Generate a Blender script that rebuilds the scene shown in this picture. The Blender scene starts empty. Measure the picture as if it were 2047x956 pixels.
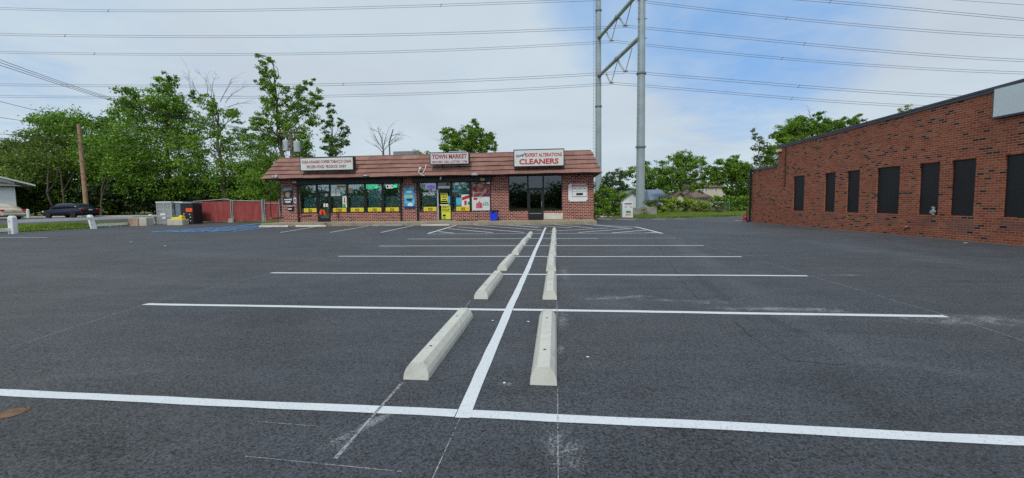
import bpy, bmesh, math, random
import numpy as np
from mathutils import Vector, Matrix
rnd = random.Random(7)
C = bpy.context.scene.collection
SC = bpy.context.scene

# ------------------------------------------------------------------ camera
F, YAW, PITCH, ROLL, CY, H = 832.568, 0.106024, -0.065602, -0.0125727, 460.887, 1.41048
def _basis():
    cy, sy = math.cos(YAW), math.sin(YAW)
    f = np.array([-sy*math.cos(PITCH), cy*math.cos(PITCH), math.sin(PITCH)])
    r = np.array([cy, sy, 0.0]); u = np.cross(r, f)
    return r*math.cos(ROLL)+u*math.sin(ROLL), -r*math.sin(ROLL)+u*math.cos(ROLL), f
CR, CU, CF = _basis()
CAMP = np.array([0, 0, H])
cam_d = bpy.data.cameras.new('camera'); cam = bpy.data.objects.new('camera', cam_d); C.objects.link(cam)
cam_d.sensor_fit = 'HORIZONTAL'; cam_d.sensor_width = 36.0; cam_d.lens = F/2047*36.0
cam_d.shift_y = -(478-CY)/2047; cam_d.clip_start = 0.05; cam_d.clip_end = 6000
M = Matrix([[CR[0], CU[0], -CF[0], 0], [CR[1], CU[1], -CF[1], 0], [CR[2], CU[2], -CF[2], H], [0, 0, 0, 1]])
cam.matrix_world = M
SC.camera = cam
# surveying: a bearing in the photograph (2047 px wide) turned into a place at a known distance
def ray(px, py): return (px-1023.5)/F*CR+(CY-py)/F*CU+CF
def atY(px, py, Y): d = ray(px, py); return CAMP+Y/d[1]*d
def atZ(px, py, Z=0.0): d = ray(px, py); return CAMP+(Z-H)/d[2]*d
def atD(px, py, D): return CAMP+D*ray(px, py)
def ss(a, b, v):
    t = min(1, max(0, (v-a)/(b-a))); return t*t*(3-2*t)
def G(x, y):
    return 0.30*ss(-33.0, -34.3, x)*(1-0.75*ss(26.5, 29.5, y)*(1-ss(-34.5, -40, x)))+0.22*ss(-34.5, -40, x)+0.11*ss(27, 30.5, y)*ss(-20.6, -23, x)*(1-ss(-34.5, -40, x))

# ------------------------------------------------------------------ world, sun, exposure
SUN_EL, SUN_AZ = math.radians(50), math.radians(186)   # azimuth: where the sun stands, clockwise from +Y
w = bpy.data.worlds.new('World'); SC.world = w; w.use_nodes = True
nt = w.node_tree; nt.nodes.clear()
def N(t, **k):
    n = nt.nodes.new(t)
    for a, b in k.items(): setattr(n, a, b)
    return n
def L(a, b): nt.links.new(a, b)
def math_(op, a, b=None, c=None, clamp=False):
    n = N('ShaderNodeMath', operation=op); n.use_clamp = clamp
    for i, v in enumerate((a, b, c)):
        if v is None: continue
        if isinstance(v, (int, float)): n.inputs[i].default_value = v
        else: L(v, n.inputs[i])
    return n.outputs[0]
def mixc(f, a, b, mode='MIX'):
    n = N('ShaderNodeMix', data_type='RGBA', blend_type=mode)
    for i, v in ((0, f), (6, a), (7, b)):
        if isinstance(v, (int, float)): n.inputs[i].default_value = v
        elif isinstance(v, tuple): n.inputs[i].default_value = (*v, 1) if len(v) == 3 else v
        else: L(v, n.inputs[i])
    return n.outputs[2]
def noise(vec, scale, detail=4, rough=0.55, dist=0.0, dim='3D'):
    n = N('ShaderNodeTexNoise', noise_dimensions=dim)
    if vec is not None: L(vec, n.inputs['Vector'])
    n.inputs['Scale'].default_value = scale; n.inputs['Detail'].default_value = detail
    n.inputs['Roughness'].default_value = rough; n.inputs['Distortion'].default_value = dist
    return n.outputs['Fac']
def ramp(f, *stops):
    n = N('ShaderNodeValToRGB'); L(f, n.inputs[0]); e = n.color_ramp.elements
    while len(e) < len(stops): e.new(0.5)
    for s, (p, c) in zip(e, stops):
        s.position = p; s.color = (c, c, c, 1) if isinstance(c, (int, float)) else (*c, 1)
    return n.outputs[0]
tc = N('ShaderNodeTexCoord'); sep = N('ShaderNodeSeparateXYZ'); L(tc.outputs['Generated'], sep.inputs[0])
zz = math_('ADD', math_('MAXIMUM', sep.outputs[2], 0.0), 0.12)
cmb = N('ShaderNodeCombineXYZ')
L(math_('DIVIDE', sep.outputs[0], zz), cmb.inputs[0]); L(math_('DIVIDE', sep.outputs[1], zz), cmb.inputs[1])
sky = N('ShaderNodeTexSky', sky_type='NISHITA'); sky.sun_disc = False
sky.sun_elevation = SUN_EL; sky.sun_rotation = SUN_AZ; sky.dust_density = 1.2
def spot(px, py, a0, a1):
    d = ray(px, py); d = d/np.linalg.norm(d)
    vm = N('ShaderNodeVectorMath', operation='DOT_PRODUCT'); L(tc.outputs['Generated'], vm.inputs[0]); vm.inputs[1].default_value = tuple(d)
    mr = N('ShaderNodeMapRange', interpolation_type='SMOOTHSTEP'); L(vm.outputs['Value'], mr.inputs[0])
    mr.inputs[1].default_value = math.cos(math.radians(a1)); mr.inputs[2].default_value = math.cos(math.radians(a0))
    return mr.outputs[0]
n1 = noise(cmb.outputs[0], 0.9, 7, 0.6, 0.6)
n2 = noise(cmb.outputs[0], 2.6, 6, 0.6, 0.9)
opening = math_('MAXIMUM', math_('MAXIMUM', spot(1500, 20, 2, 18), spot(1380, 70, 1, 11)), math_('MULTIPLY', spot(1250, -20, 1, 14), 0.8))
opening = math_('MAXIMUM', opening, math_('MULTIPLY', spot(1360, 335, 1, 8), 0.36))
opening = math_('MAXIMUM', opening, math_('MULTIPLY', spot(350, 10, 4, 24), 0.30))
opening = math_('MAXIMUM', opening, math_('MULTIPLY', spot(20, 290, 2, 16), 0.38))
opening = math_('MAXIMUM', opening, math_('MULTIPLY', spot(700, 250, 2, 22), 0.16))
gap = math_('ADD', opening, math_('MULTIPLY', math_('SUBTRACT', n1, 0.5), 1.1))
gap = math_('ADD', gap, math_('MULTIPLY', math_('SUBTRACT', n2, 0.5), 0.75))
gapm = N('ShaderNodeMapRange', interpolation_type='SMOOTHSTEP'); L(gap, gapm.inputs[0])
gapm.inputs[1].default_value = 0.12; gapm.inputs[2].default_value = 1.25
gapf = math_('MULTIPLY', gapm.outputs[0], 0.92)
cloud = ramp(noise(cmb.outputs[0], 0.7, 5, 0.5, 0.4), (0.3, (5.5, 6.2, 7.1)), (0.5, (5.8, 6.8, 7.6)), (0.7, (6.2, 7.3, 8.0)))
blue = mixc(0.7, mixc(1.0, sky.outputs[0], (0.9, 1.15, 1.5), 'MULTIPLY'), (1.5, 4.3, 8.8))
bg = N('ShaderNodeBackground'); bg.inputs[1].default_value = 0.1
L(mixc(math_('MULTIPLY', gapf, 0.9), cloud, blue), bg.inputs[0]); out = N('ShaderNodeOutputWorld'); L(bg.outputs[0], out.inputs[0])
sd = bpy.data.lights.new('sun', 'SUN'); sd.energy = 1.9; sd.angle = math.radians(12); sd.color = (1, 0.96, 0.9)
so = bpy.data.objects.new('sun', sd); C.objects.link(so)
so.rotation_euler = Vector((math.sin(SUN_AZ)*math.cos(SUN_EL), math.cos(SUN_AZ)*math.cos(SUN_EL), math.sin(SUN_EL))).to_track_quat('Z', 'Y').to_euler()
SC.view_settings.view_transform = 'Standard'; SC.view_settings.look = 'None'
SC.view_settings.exposure = 0.0; SC.view_settings.gamma = 1; SC.view_settings.use_curve_mapping = False
SC.render.engine = 'CYCLES'; SC.cycles.max_bounces = 6; SC.cycles.transparent_max_bounces = 24
SC.cycles.use_denoising = False; SC.render.resolution_x = 1024; SC.render.resolution_y = 478

# ------------------------------------------------------------------ materials
MATS = {}
def newmat(name):
    global nt
    m = bpy.data.materials.new(name); m.use_nodes = True; nt = m.node_tree
    b = nt.nodes['Principled BSDF']; MATS[name] = m
    return m, b
def simple(name, col, rough=0.6, metal=0.0, var=0.12, scale=3.0, spec=0.5, bump=0.0, emit=0):
    m, b = newmat(name); t = N('ShaderNodeTexCoord')
    f = noise(t.outputs['Object'], scale, 5, 0.6)
    lo = tuple(c*(1-var) for c in col); hi = tuple(min(1, c*(1+var)) for c in col)
    L(ramp(f, (0.3, lo), (0.7, hi)), b.inputs['Base Color'])
    b.inputs['Roughness'].default_value = rough; b.inputs['Metallic'].default_value = metal
    b.inputs['Specular IOR Level'].default_value = spec
    if bump:
        bp = N('ShaderNodeBump'); bp.inputs['Strength'].default_value = bump; bp.inputs['Distance'].default_value = 0.01
        L(noise(t.outputs['Object'], scale*12, 4, 0.6), bp.inputs['Height']); L(bp.outputs[0], b.inputs['Normal'])
    if emit:
        b.inputs['Emission Color'].default_value = (*col, 1); b.inputs['Emission Strength'].default_value = emit
    return m

def asphalt_mat(name, base=(0.060, 0.067, 0.079), scuffs=()):
    m, b = newmat(name); t = N('ShaderNodeTexCoord'); P = t.outputs['Object']
    big = noise(P, 0.16, 5, 0.6, 0.8); mid = noise(P, 1.1, 6, 0.65, 0.5); fine = noise(P, 50, 5, 0.78); grit = noise(P, 110, 2, 0.6); coarse = math_('ADD', 0.45, math_('MULTIPLY', noise(P, 0.5, 4, .6, .5), 1.2))
    st = N('ShaderNodeMapping'); L(P, st.inputs[0]); st.inputs['Scale'].default_value = (0.5, 2.6, 1); st.inputs['Rotation'].default_value = (0, 0, 0.06)
    streak = noise(st.outputs[0], 1.0, 6, 0.7, 0.5)
    k = math_('ADD', math_('MULTIPLY', math_('SUBTRACT', big, 0.5), 0.9), 1.0)
    k = math_('ADD', k, math_('MULTIPLY', math_('SUBTRACT', mid, 0.5), 0.8))
    k = math_('ADD', k, math_('MULTIPLY', math_('SUBTRACT', streak, 0.5), 0.85))
    k = math_('ADD', k, math_('MULTIPLY', math_('MULTIPLY', math_('SUBTRACT', fine, 0.5), 2.3), coarse))
    k = math_('ADD', k, math_('MULTIPLY', math_('SUBTRACT', grit, 0.5), 1.2))
    vc = N('ShaderNodeTexVoronoi'); L(P, vc.inputs['Vector']); vc.inputs['Scale'].default_value = 85; vs_ = N('ShaderNodeSeparateXYZ'); L(vc.outputs['Color'], vs_.inputs[0])
    k = math_('ADD', k, math_('MULTIPLY', math_('MULTIPLY', math_('SUBTRACT', vs_.outputs[0], 0.5), 1.05), coarse))
    k = math_('SUBTRACT', k, math_('MULTIPLY', math_('LESS_THAN', vs_.outputs[1], 0.1), 0.45))
    if scuffs:
        s2 = N('ShaderNodeSeparateXYZ'); L(P, s2.inputs[0])
        for (x, y, rx, ry, rot, amt) in PATCHES:
            dx = math_('SUBTRACT', s2.outputs[0], x); dy = math_('ADD', math_('SUBTRACT', s2.outputs[1], y), math_('MULTIPLY', math_('SUBTRACT', mid, 0.5), 1.2))
            c, s = math.cos(rot), math.sin(rot)
            a = math_('DIVIDE', math_('ADD', math_('MULTIPLY', dx, c), math_('MULTIPLY', dy, s)), rx); bb = math_('DIVIDE', math_('SUBTRACT', math_('MULTIPLY', dy, c), math_('MULTIPLY', dx, s)), ry)
            e = math_('SUBTRACT', 1.0, math_('ADD', math_('MULTIPLY', a, a), math_('MULTIPLY', bb, bb)), clamp=True)
            k = math_('ADD', k, math_('MULTIPLY', math_('MULTIPLY', e, math_('ADD', 0.3, mid)), amt))
    k = math_('MAXIMUM', k, 0.12)
    hue = N('ShaderNodeMapRange'); L(noise(P, 0.11, 3, .5, .5), hue.inputs[0]); hue.inputs[1].default_value = 0.42; hue.inputs[2].default_value = 0.62
    rgb = mixc(hue.outputs[0], base, (base[0]*1.12, base[1]*1.03, base[2]*.93))
    cc = N('ShaderNodeCombineXYZ'); [L(k, cc.inputs[i]) for i in range(3)]
    col = mixc(1.0, rgb, cc.outputs[0], 'MULTIPLY')
    # pale stone chips
    vor = N('ShaderNodeTexVoronoi'); L(P, vor.inputs['Vector']); vor.inputs['Scale'].default_value = 38
    sp = math_('LESS_THAN', vor.outputs['Distance'], 0.075)
    sel = math_('GREATER_THAN', noise(P, 6.3, 2, 0.5), 0.60)
    col = mixc(math_('MULTIPLY', math_('MULTIPLY', sp, sel), 0.6), col, (0.3, 0.31, 0.33))
    # white chalk dust and scuffs, each with its own place on the ground
    sx = N('ShaderNodeSeparateXYZ'); L(P, sx.inputs[0])
    tot = None
    for (x, y, rx, ry, rot, amt) in scuffs:
        dx = math_('SUBTRACT', sx.outputs[0], x); dy = math_('SUBTRACT', sx.outputs[1], y)
        c, s = math.cos(rot), math.sin(rot)
        a = math_('DIVIDE', math_('ADD', math_('MULTIPLY', dx, c), math_('MULTIPLY', dy, s)), rx)
        bb = math_('DIVIDE', math_('SUBTRACT', math_('MULTIPLY', dy, c), math_('MULTIPLY', dx, s)), ry)
        e = math_('MULTIPLY', math_('SUBTRACT', 1.0, math_('ADD', math_('MULTIPLY', a, a), math_('MULTIPLY', bb, bb)), clamp=True), amt)
        tot = e if tot is None else math_('MAXIMUM', tot, e)
    if tot is not None:
        d = math_('MULTIPLY', noise(P, 60, 5, 0.8), math_('ADD', noise(P, 5, 5, 0.75, 1.0), 0.45))
        msk = N('ShaderNodeMapRange'); L(math_('ADD', d, math_('MULTIPLY', tot, 0.22)), msk.inputs[0])
        msk.inputs[1].default_value = 0.615; msk.inputs[2].default_value = 0.78
        col = mixc(math_('MULTIPLY', math_('MULTIPLY', msk.outputs[0], math_('MINIMUM', math_('MULTIPLY', tot, 3), 1.0)), 0.6), col, (0.5, 0.52, 0.55))
    L(col, b.inputs['Base Color'])
    L(math_('ADD', 0.62, math_('MULTIPLY', mid, 0.2)), b.inputs['Roughness'])
    b.inputs['Specular IOR Level'].default_value = 0.5
    bp = N('ShaderNodeBump'); bp.inputs['Strength'].default_value = 1.0; bp.inputs['Distance'].default_value = 0.012
    L(math_('ADD', fine, math_('MULTIPLY', grit, 0.5)), bp.inputs['Height']); L(bp.outputs[0], b.inputs['Normal'])
    return m
g = lambda px, py: tuple(atZ(px, py)[:2])
sc_ = []
for px, py, rx, ry, rot, a in [(1125, 900, 0.16, 0.3, 0.2, .8), (735, 850, 0.06, 0.45, -0.52, .9), (690, 890, 0.15, 0.1, 0, .5), (1235, 595, 0.7, 0.15, 0.3, .9), (1330, 600, 1.1, 0.12, -0.1, .7),
                               (1560, 618, 1.2, 0.14, 0, .95), (1660, 622, .5, .1, 0, .8), (1440, 603, .6, .2, .4, .6), (1960, 640, 1.3, 0.3, 0, .85), (1130, 545, .15, 1.2, 0, .7), (1125, 640, .12, .6, 0, .75),
                               (1010, 768, .1, .05, 0, .8), (1690, 550, .6, .12, 0, .8), (1250, 500, 1.2, .5, .3, .35), (640, 880, .5, .3, 0, .3), (1120, 700, .06, .3, 0, .8), (1900, 500, 3, 1, 0, .3), (900, 640, .3, .3, 0, .3), (255, 470, 4, 1, 0, .35)]:
    x, y = g(px, py); sc_.append((x, y, rx, ry, rot, a))
PATCHES = []
for a_, b_, ry, amt in (((1330, 470), (1560, 620), .35, .35), ((1560, 620), (1800, 760), .3, .25), ((1380, 540), (1500, 640), .12, -.3), ((1500, 620), (1680, 700), .08, -.35), ((1150, 590), (1300, 625), .3, .3), ((1650, 740), (1850, 880), .22, -.25), ((1600, 720), (2000, 740), .15, .3),
                     ((200, 500), (700, 520), .6, .25), ((60, 540), (500, 570), .5, .2), ((100, 700), (500, 760), .3, .2), ((350, 640), (620, 660), .2, -.2), ((1600, 480), (2000, 540), .7, .3), ((0, 860), (300, 930), .25, -.25), ((1200, 860), (1500, 900), .2, -.2)):
    p, q = g(*a_), g(*b_); PATCHES.append(((p[0]+q[0])/2, (p[1]+q[1])/2, math.hypot(q[0]-p[0], q[1]-p[1])/2*1.25, ry, math.atan2(q[1]-p[1], q[0]-p[0]), amt))
asphalt_mat('asphalt', scuffs=sc_)
asphalt_mat('street_asphalt', (0.07, 0.07, 0.073))

def paint_mat(name, col, wear=0.545):
    m, b = newmat(name); t = N('ShaderNodeTexCoord'); P = t.outputs['Object']
    f = noise(P, 70, 4, 0.75); c2 = noise(P, 2.0, 4, 0.6)
    dark = (0.10, 0.11, 0.12)
    msk = N('ShaderNodeMapRange'); L(math_('ADD', f, math_('MULTIPLY', math_('SUBTRACT', c2, 0.5), 0.12)), msk.inputs[0]); msk.inputs[1].default_value = wear; msk.inputs[2].default_value = wear+0.12
    cc = ramp(c2, (0.3, tuple(c*0.9 for c in col)), (0.7, col))
    L(mixc(math_('MULTIPLY', msk.outputs[0], 0.55), cc, dark), b.inputs['Base Color'])
    b.inputs['Roughness'].default_value = 0.6
    bp = N('ShaderNodeBump'); bp.inputs['Strength'].default_value = 0.5; bp.inputs['Distance'].default_value = 0.004
    L(noise(P, 90, 3, .7), bp.inputs['Height']); L(bp.outputs[0], b.inputs['Normal'])
paint_mat('white_line', (0.69, 0.73, 0.76)); simple('black_box', (0.014, 0.014, 0.017), 0.55, var=.2); paint_mat('faded_line', (0.33, 0.35, 0.37), 0.5); paint_mat('blue_line', (0.12, 0.38, 0.82), 0.75)
def chalk():
    m, b = newmat('chalk'); t = N('ShaderNodeTexCoord')
    b.inputs['Base Color'].default_value = (0.62, 0.64, 0.66, 1); b.inputs['Roughness'].default_value = 0.9
    f = math_('MULTIPLY', noise(t.outputs['Object'], 40, 4, 0.8), math_('ADD', 0.55, noise(t.outputs['Object'], 1.7, 3, .6)))
    mr = N('ShaderNodeMapRange'); L(f, mr.inputs[0]); mr.inputs[1].default_value = 0.4; mr.inputs[2].default_value = 0.65; mr.inputs[4].default_value = 0.6
    L(mr.outputs[0], b.inputs['Alpha'])
chalk()

def brick_mat(name, bricks, mortar, dark=0.05, darkc=(0.02, 0.018, 0.02), bw=0.21, bh=0.0775, mj=0.012, stain=None, patch=0.3, mnoise=0.5):
    m, b = newmat(name); t = N('ShaderNodeTexCoord'); s = N('ShaderNodeSeparateXYZ'); L(t.outputs['Object'], s.inputs[0])
    U = math_('ADD', s.outputs[0], s.outputs[1]); Z = s.outputs[2]
    row = math_('FLOOR', math_('DIVIDE', Z, bh)); half = math_('MULTIPLY', math_('MODULO', math_('ADD', row, 1000.0), 2.0), 0.5)
    uu = math_('ADD', math_('DIVIDE', U, bw), half); colm = math_('FLOOR', uu)
    fu = math_('MULTIPLY', math_('FRACT', uu), bw); fz = math_('MULTIPLY', math_('FRACT', math_('DIVIDE', Z, bh)), bh)
    wob = math_('MULTIPLY', math_('SUBTRACT', noise(t.outputs['Object'], 30, 2, .6), 0.5), 0.006)
    isM = math_('MAXIMUM', math_('LESS_THAN', math_('ADD', fu, wob), mj), math_('LESS_THAN', math_('ADD', fz, wob), mj))
    idv = N('ShaderNodeCombineXYZ'); L(colm, idv.inputs[0]); L(row, idv.inputs[1])
    wn = N('ShaderNodeTexWhiteNoise', noise_dimensions='3D'); L(idv.outputs[0], wn.inputs['Vector'])
    idv2 = N('ShaderNodeVectorMath', operation='SCALE'); L(idv.outputs[0], idv2.inputs[0]); idv2.inputs['Scale'].default_value = 0.21
    drift = noise(idv2.outputs[0], 0.6, 3, 0.6)
    n = len(bricks); st = [(0.05+0.9*i/(n-1), c) for i, c in enumerate(bricks)]
    base = ramp(math_('ADD', math_('MULTIPLY', wn.outputs['Value'], 0.75), math_('MULTIPLY', drift, 0.3)), *st)
    tone = math_('ADD', 0.72, math_('MULTIPLY', noise(t.outputs['Object'], 1.2, 5, .65), 0.56))
    grain = math_('ADD', 0.8, math_('MULTIPLY', noise(t.outputs['Object'], 45, 3, .7), 0.4))
    tg = math_('MULTIPLY', tone, grain); cc = N('ShaderNodeCombineXYZ'); [L(tg, cc.inputs[i]) for i in range(3)]
    base = mixc(1.0, base, cc.outputs[0], 'MULTIPLY')
    wn2 = N('ShaderNodeTexWhiteNoise', noise_dimensions='4D'); L(idv.outputs[0], wn2.inputs['Vector']); wn2.inputs['W'].default_value = 3.7
    isD = math_('LESS_THAN', wn2.outputs['Value'], math_('MULTIPLY', math_('POWER', drift, 4.0), dark*22))
    base = mixc(isD, base, darkc)
    if stain is not None: base = mixc(stain[1], base, stain[0])
    mc = mixc(math_('MULTIPLY', noise(t.outputs['Object'], 0.8, 5, .65), mnoise), mortar, tuple(c*0.35 for c in mortar))
    L(mixc(isM, base, mc), b.inputs['Base Color']); b.inputs['Roughness'].default_value = 0.85
    b.inputs['Specular IOR Level'].default_value = 0.25
    bp = N('ShaderNodeBump'); bp.inputs['Strength'].default_value = 0.7; bp.inputs['Distance'].default_value = 0.008
    L(math_('ADD', math_('SUBTRACT', 1.0, isM), math_('MULTIPLY', noise(t.outputs['Object'], 60, 3, .7), 0.4)), bp.inputs['Height']); L(bp.outputs[0], b.inputs['Normal'])
brick_mat('store_brick', [(0.11, 0.016, 0.022), (0.19, 0.024, 0.026), (0.25, 0.04, 0.032), (0.30, 0.085, 0.04)], (0.72, 0.62, 0.52), 0.02, bw=0.29, bh=0.11, mj=0.02, mnoise=0.25)
brick_mat('hall_brick', [(0.22, 0.05, 0.03), (0.30, 0.07, 0.036), (0.36, 0.095, 0.048), (0.36, 0.13, 0.075)], (0.58, 0.40, 0.29), 0.055, darkc=(0.04, 0.03, 0.028), mj=0.015, mnoise=0.95)
brick_mat('stained_brick', [(0.21, 0.085, 0.062), (0.26, 0.10, 0.07), (0.30, 0.105, 0.065)], (0.42, 0.30, 0.24), 0.03, mj=0.013, mnoise=0.9)

def roof_mat():
    m, b = newmat('mansard'); t = N('ShaderNodeTexCoord'); P = t.outputs['Object']; s = N('ShaderNodeSeparateXYZ'); L(P, s.inputs[0])
    # vertical butt joints, staggered per course
    row = math_('FLOOR', math_('DIVIDE', math_('SUBTRACT', s.outputs[2], 3.33), 0.324))
    u = math_('ADD', math_('DIVIDE', s.outputs[0], 1.22), math_('MULTIPLY', row, 0.37)); idc = N('ShaderNodeCombineXYZ'); L(math_('FLOOR', u), idc.inputs[0]); L(row, idc.inputs[1])
    wn = N('ShaderNodeTexWhiteNoise', noise_dimensions='3D'); L(idc.outputs[0], wn.inputs['Vector'])
    j = math_('LESS_THAN', math_('FRACT', u), 0.018)
    f = math_('ADD', math_('MULTIPLY', noise(P, 1.4, 6, .65), 0.7), math_('MULTIPLY', wn.outputs['Value'], 0.3))
    c = ramp(f, (0.25, (0.20, 0.10, 0.08)), (0.5, (0.265, 0.14, 0.113)), (0.75, (0.33, 0.182, 0.15)))
    mp = N('ShaderNodeMapping'); L(P, mp.inputs[0]); mp.inputs['Scale'].default_value = (6, 1, 0.5)
    drip = ramp(noise(mp.outputs[0], 1.5, 5, .7), (0.5, 0.0), (0.75, 0.5))
    c = mixc(drip, c, (0.16, 0.10, 0.09))
    L(mixc(math_('MULTIPLY', j, 0.35), c, (0.07, 0.035, 0.03)), b.inputs['Base Color']); b.inputs['Roughness'].default_value = 0.8
    b.inputs['Specular IOR Level'].default_value = 0.25
roof_mat()
def conc_mat(name, c, var=0.2, scale=2.0, bump=0.4):
    m, b = newmat(name); t = N('ShaderNodeTexCoord'); oi = N('ShaderNodeObjectInfo'); va = N('ShaderNodeVectorMath', operation='ADD'); L(t.outputs['Object'], va.inputs[0]); ml = N('ShaderNodeVectorMath', operation='SCALE'); ml.inputs[0].default_value = (37, 23, 0); L(oi.outputs['Random'], ml.inputs['Scale']); L(ml.outputs[0], va.inputs[1]); P = va.outputs[0]
    f = math_('ADD', math_('MULTIPLY', noise(P, scale, 6, .7), 0.7), math_('MULTIPLY', noise(P, 60, 3, .7), 0.3))
    cc = ramp(f, (0.32, tuple(x*(1-var*1.4) for x in c)), (0.5, c), (0.68, tuple(x*(1+var*0.7) for x in c)))
    v = N('ShaderNodeTexVoronoi'); L(P, v.inputs['Vector']); v.inputs['Scale'].default_value = 30
    pit = math_('LESS_THAN', v.outputs['Distance'], 0.09)
    sm = N('ShaderNodeMapRange'); L(noise(P, 4.5, 6, .75, 1.0), sm.inputs[0]); sm.inputs[1].default_value = 0.55; sm.inputs[2].default_value = 0.68; sm.inputs[4].default_value = 0.45
    cc = mixc(sm.outputs[0], cc, tuple(x*0.45 for x in c))
    L(mixc(math_('MULTIPLY', pit, 0.4), cc, tuple(x*0.4 for x in c)), b.inputs['Base Color']); b.inputs['Roughness'].default_value = 0.9
    b.inputs['Specular IOR Level'].default_value = 0.2
    bp = N('ShaderNodeBump'); bp.inputs['Strength'].default_value = bump; bp.inputs['Distance'].default_value = 0.006
    L(noise(P, 50, 5, .75), bp.inputs['Height']); L(bp.outputs[0], b.inputs['Normal'])
conc_mat('stop_concrete', (0.555, 0.555, 0.505), 0.13, 3.0)
conc_mat('sidewalk', (0.33, 0.285, 0.21), 0.3); conc_mat('old_concrete', (0.30, 0.29, 0.27), 0.3); conc_mat('block_concrete', (0.52, 0.49, 0.42), 0.25)
conc_mat('rust_block', (0.42, 0.31, 0.23), 0.4)
conc_mat('cream_rough', (0.62, 0.60, 0.52), 0.2)

def leaf_mat(name, cols, trans=0.33):
    m, b = newmat(name); geo = N('ShaderNodeNewGeometry'); t = N('ShaderNodeTexCoord')
    f = math_('ADD', math_('MULTIPLY', geo.outputs['Random Per Island'], 0.55), math_('MULTIPLY', noise(t.outputs['Object'], 0.35, 3, .6), 0.5))
    c = ramp(f, (0.2, cols[0]), (0.5, cols[1]), (0.85, cols[2]))
    L(c, b.inputs['Base Color']); b.inputs['Roughness'].default_value = 0.55; b.inputs['Specular IOR Level'].default_value = 0.3
    tr = N('ShaderNodeBsdfTranslucent'); L(mixc(1.0, c, (1.1, 1.35, 0.6), 'MULTIPLY'), tr.inputs[0])
    mx = N('ShaderNodeMixShader'); mx.inputs[0].default_value = trans
    L(b.outputs[0], mx.inputs[1]); L(tr.outputs[0], mx.inputs[2]); L(mx.outputs[0], nt.nodes['Material Output'].inputs[0])
leaf_mat('leaf_green', [(0.038, 0.088, 0.014), (0.135, 0.255, 0.03), (0.31, 0.47, 0.06)])
leaf_mat('leaf_dark', [(0.03, 0.06, 0.014), (0.085, 0.155, 0.028), (0.18, 0.28, 0.055)])
leaf_mat('leaf_olive', [(0.05, 0.085, 0.018), (0.12, 0.18, 0.032), (0.23, 0.32, 0.055)])
leaf_mat('leaf_yellow', [(0.09, 0.16, 0.02), (0.26, 0.37, 0.04), (0.46, 0.54, 0.08)])
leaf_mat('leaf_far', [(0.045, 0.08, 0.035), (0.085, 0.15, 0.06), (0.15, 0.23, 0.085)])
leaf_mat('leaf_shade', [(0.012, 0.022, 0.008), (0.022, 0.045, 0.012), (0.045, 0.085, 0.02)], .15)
leaf_mat('grass_blade', [(0.09, 0.15, 0.025), (0.18, 0.27, 0.045), (0.32, 0.37, 0.10)])
leaf_mat('dead_brush', [(0.07, 0.045, 0.03), (0.13, 0.085, 0.055), (0.20, 0.13, 0.09)], 0.1)
simple('bark', (0.085, 0.068, 0.055), 0.9, var=0.4, scale=6); simple('dead_bark', (0.12, 0.10, 0.09), 0.9, var=0.3, scale=6)
def terrain_mat():
    m, b = newmat('terrain'); t = N('ShaderNodeTexCoord'); P = t.outputs['Object']
    f = math_('ADD', math_('MULTIPLY', noise(P, 0.5, 6, .7), 0.6), math_('MULTIPLY', noise(P, 9, 5, .7), 0.4))
    L(ramp(f, (0.36, (0.085, 0.062, 0.04)), (0.47, (0.10, 0.11, 0.035)), (0.55, (0.11, 0.15, 0.035)), (0.7, (0.16, 0.20, 0.06))), b.inputs['Base Color']); b.inputs['Roughness'].default_value = 0.95
    b.inputs['Specular IOR Level'].default_value = 0.1
terrain_mat()
def glass_mat(name, tint, refl, rough=0.02, rc=(0.9, 0.95, 1)):
    m, b = newmat(name); nt.nodes.remove(b)
    tr = N('ShaderNodeBsdfTransparent'); tr.inputs[0].default_value = (*tint, 1)
    gl = N('ShaderNodeBsdfGlossy'); gl.inputs[0].default_value = (*rc, 1); gl.inputs['Roughness'].default_value = rough
    t = N('ShaderNodeTexCoord'); bp = N('ShaderNodeBump'); bp.inputs['Strength'].default_value = 0.05; bp.inputs['Distance'].default_value = 0.02
    L(noise(t.outputs['Object'], 1.4, 2, .5), bp.inputs['Height']); L(bp.outputs[0], gl.inputs['Normal'])
    lw = N('ShaderNodeFresnel'); lw.inputs[0].default_value = 1.5
    mx = N('ShaderNodeMixShader'); L(math_('ADD', math_('MULTIPLY', lw.outputs[0], 1.0), refl), mx.inputs[0])
    L(tr.outputs[0], mx.inputs[1]); L(gl.outputs[0], mx.inputs[2]); L(mx.outputs[0], nt.nodes['Material Output'].inputs[0])
glass_mat('shop_glass', (0.9, 0.98, 0.97), 0.2, rc=(0.8, 0.95, 0.98)); glass_mat('dark_glass', (0.25, 0.27, 0.27), 0.07)
simple('black_frame', (0.012, 0.012, 0.014), 0.4)
simple('black_panel', (0.0095, 0.0115, 0.015), 0.5, var=0.3, scale=1.2)
simple('alu', (0.55, 0.56, 0.58), 0.35, 0.6); simple('galv', (0.40, 0.46, 0.48), 0.55, 0.0, 0.16, 0.7); simple('galv_dark', (0.20, 0.23, 0.25), 0.5, 0.3)
simple('pole_steel', (0.33, 0.39, 0.42), 0.5, 0.25, 0.14, 0.6); simple('wire', (0.11, 0.12, 0.14), 0.6); simple('wire_black', (0.02, 0.02, 0.025), 0.6)
simple('sign_face', (0.66, 0.71, 0.68), 0.35, var=.05); simple('sign_face_grey', (0.60, 0.60, 0.60), 0.4, var=.06); simple('sign_blank', (0.68, 0.76, 0.78), 0.35, var=0.08, scale=0.7)
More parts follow.
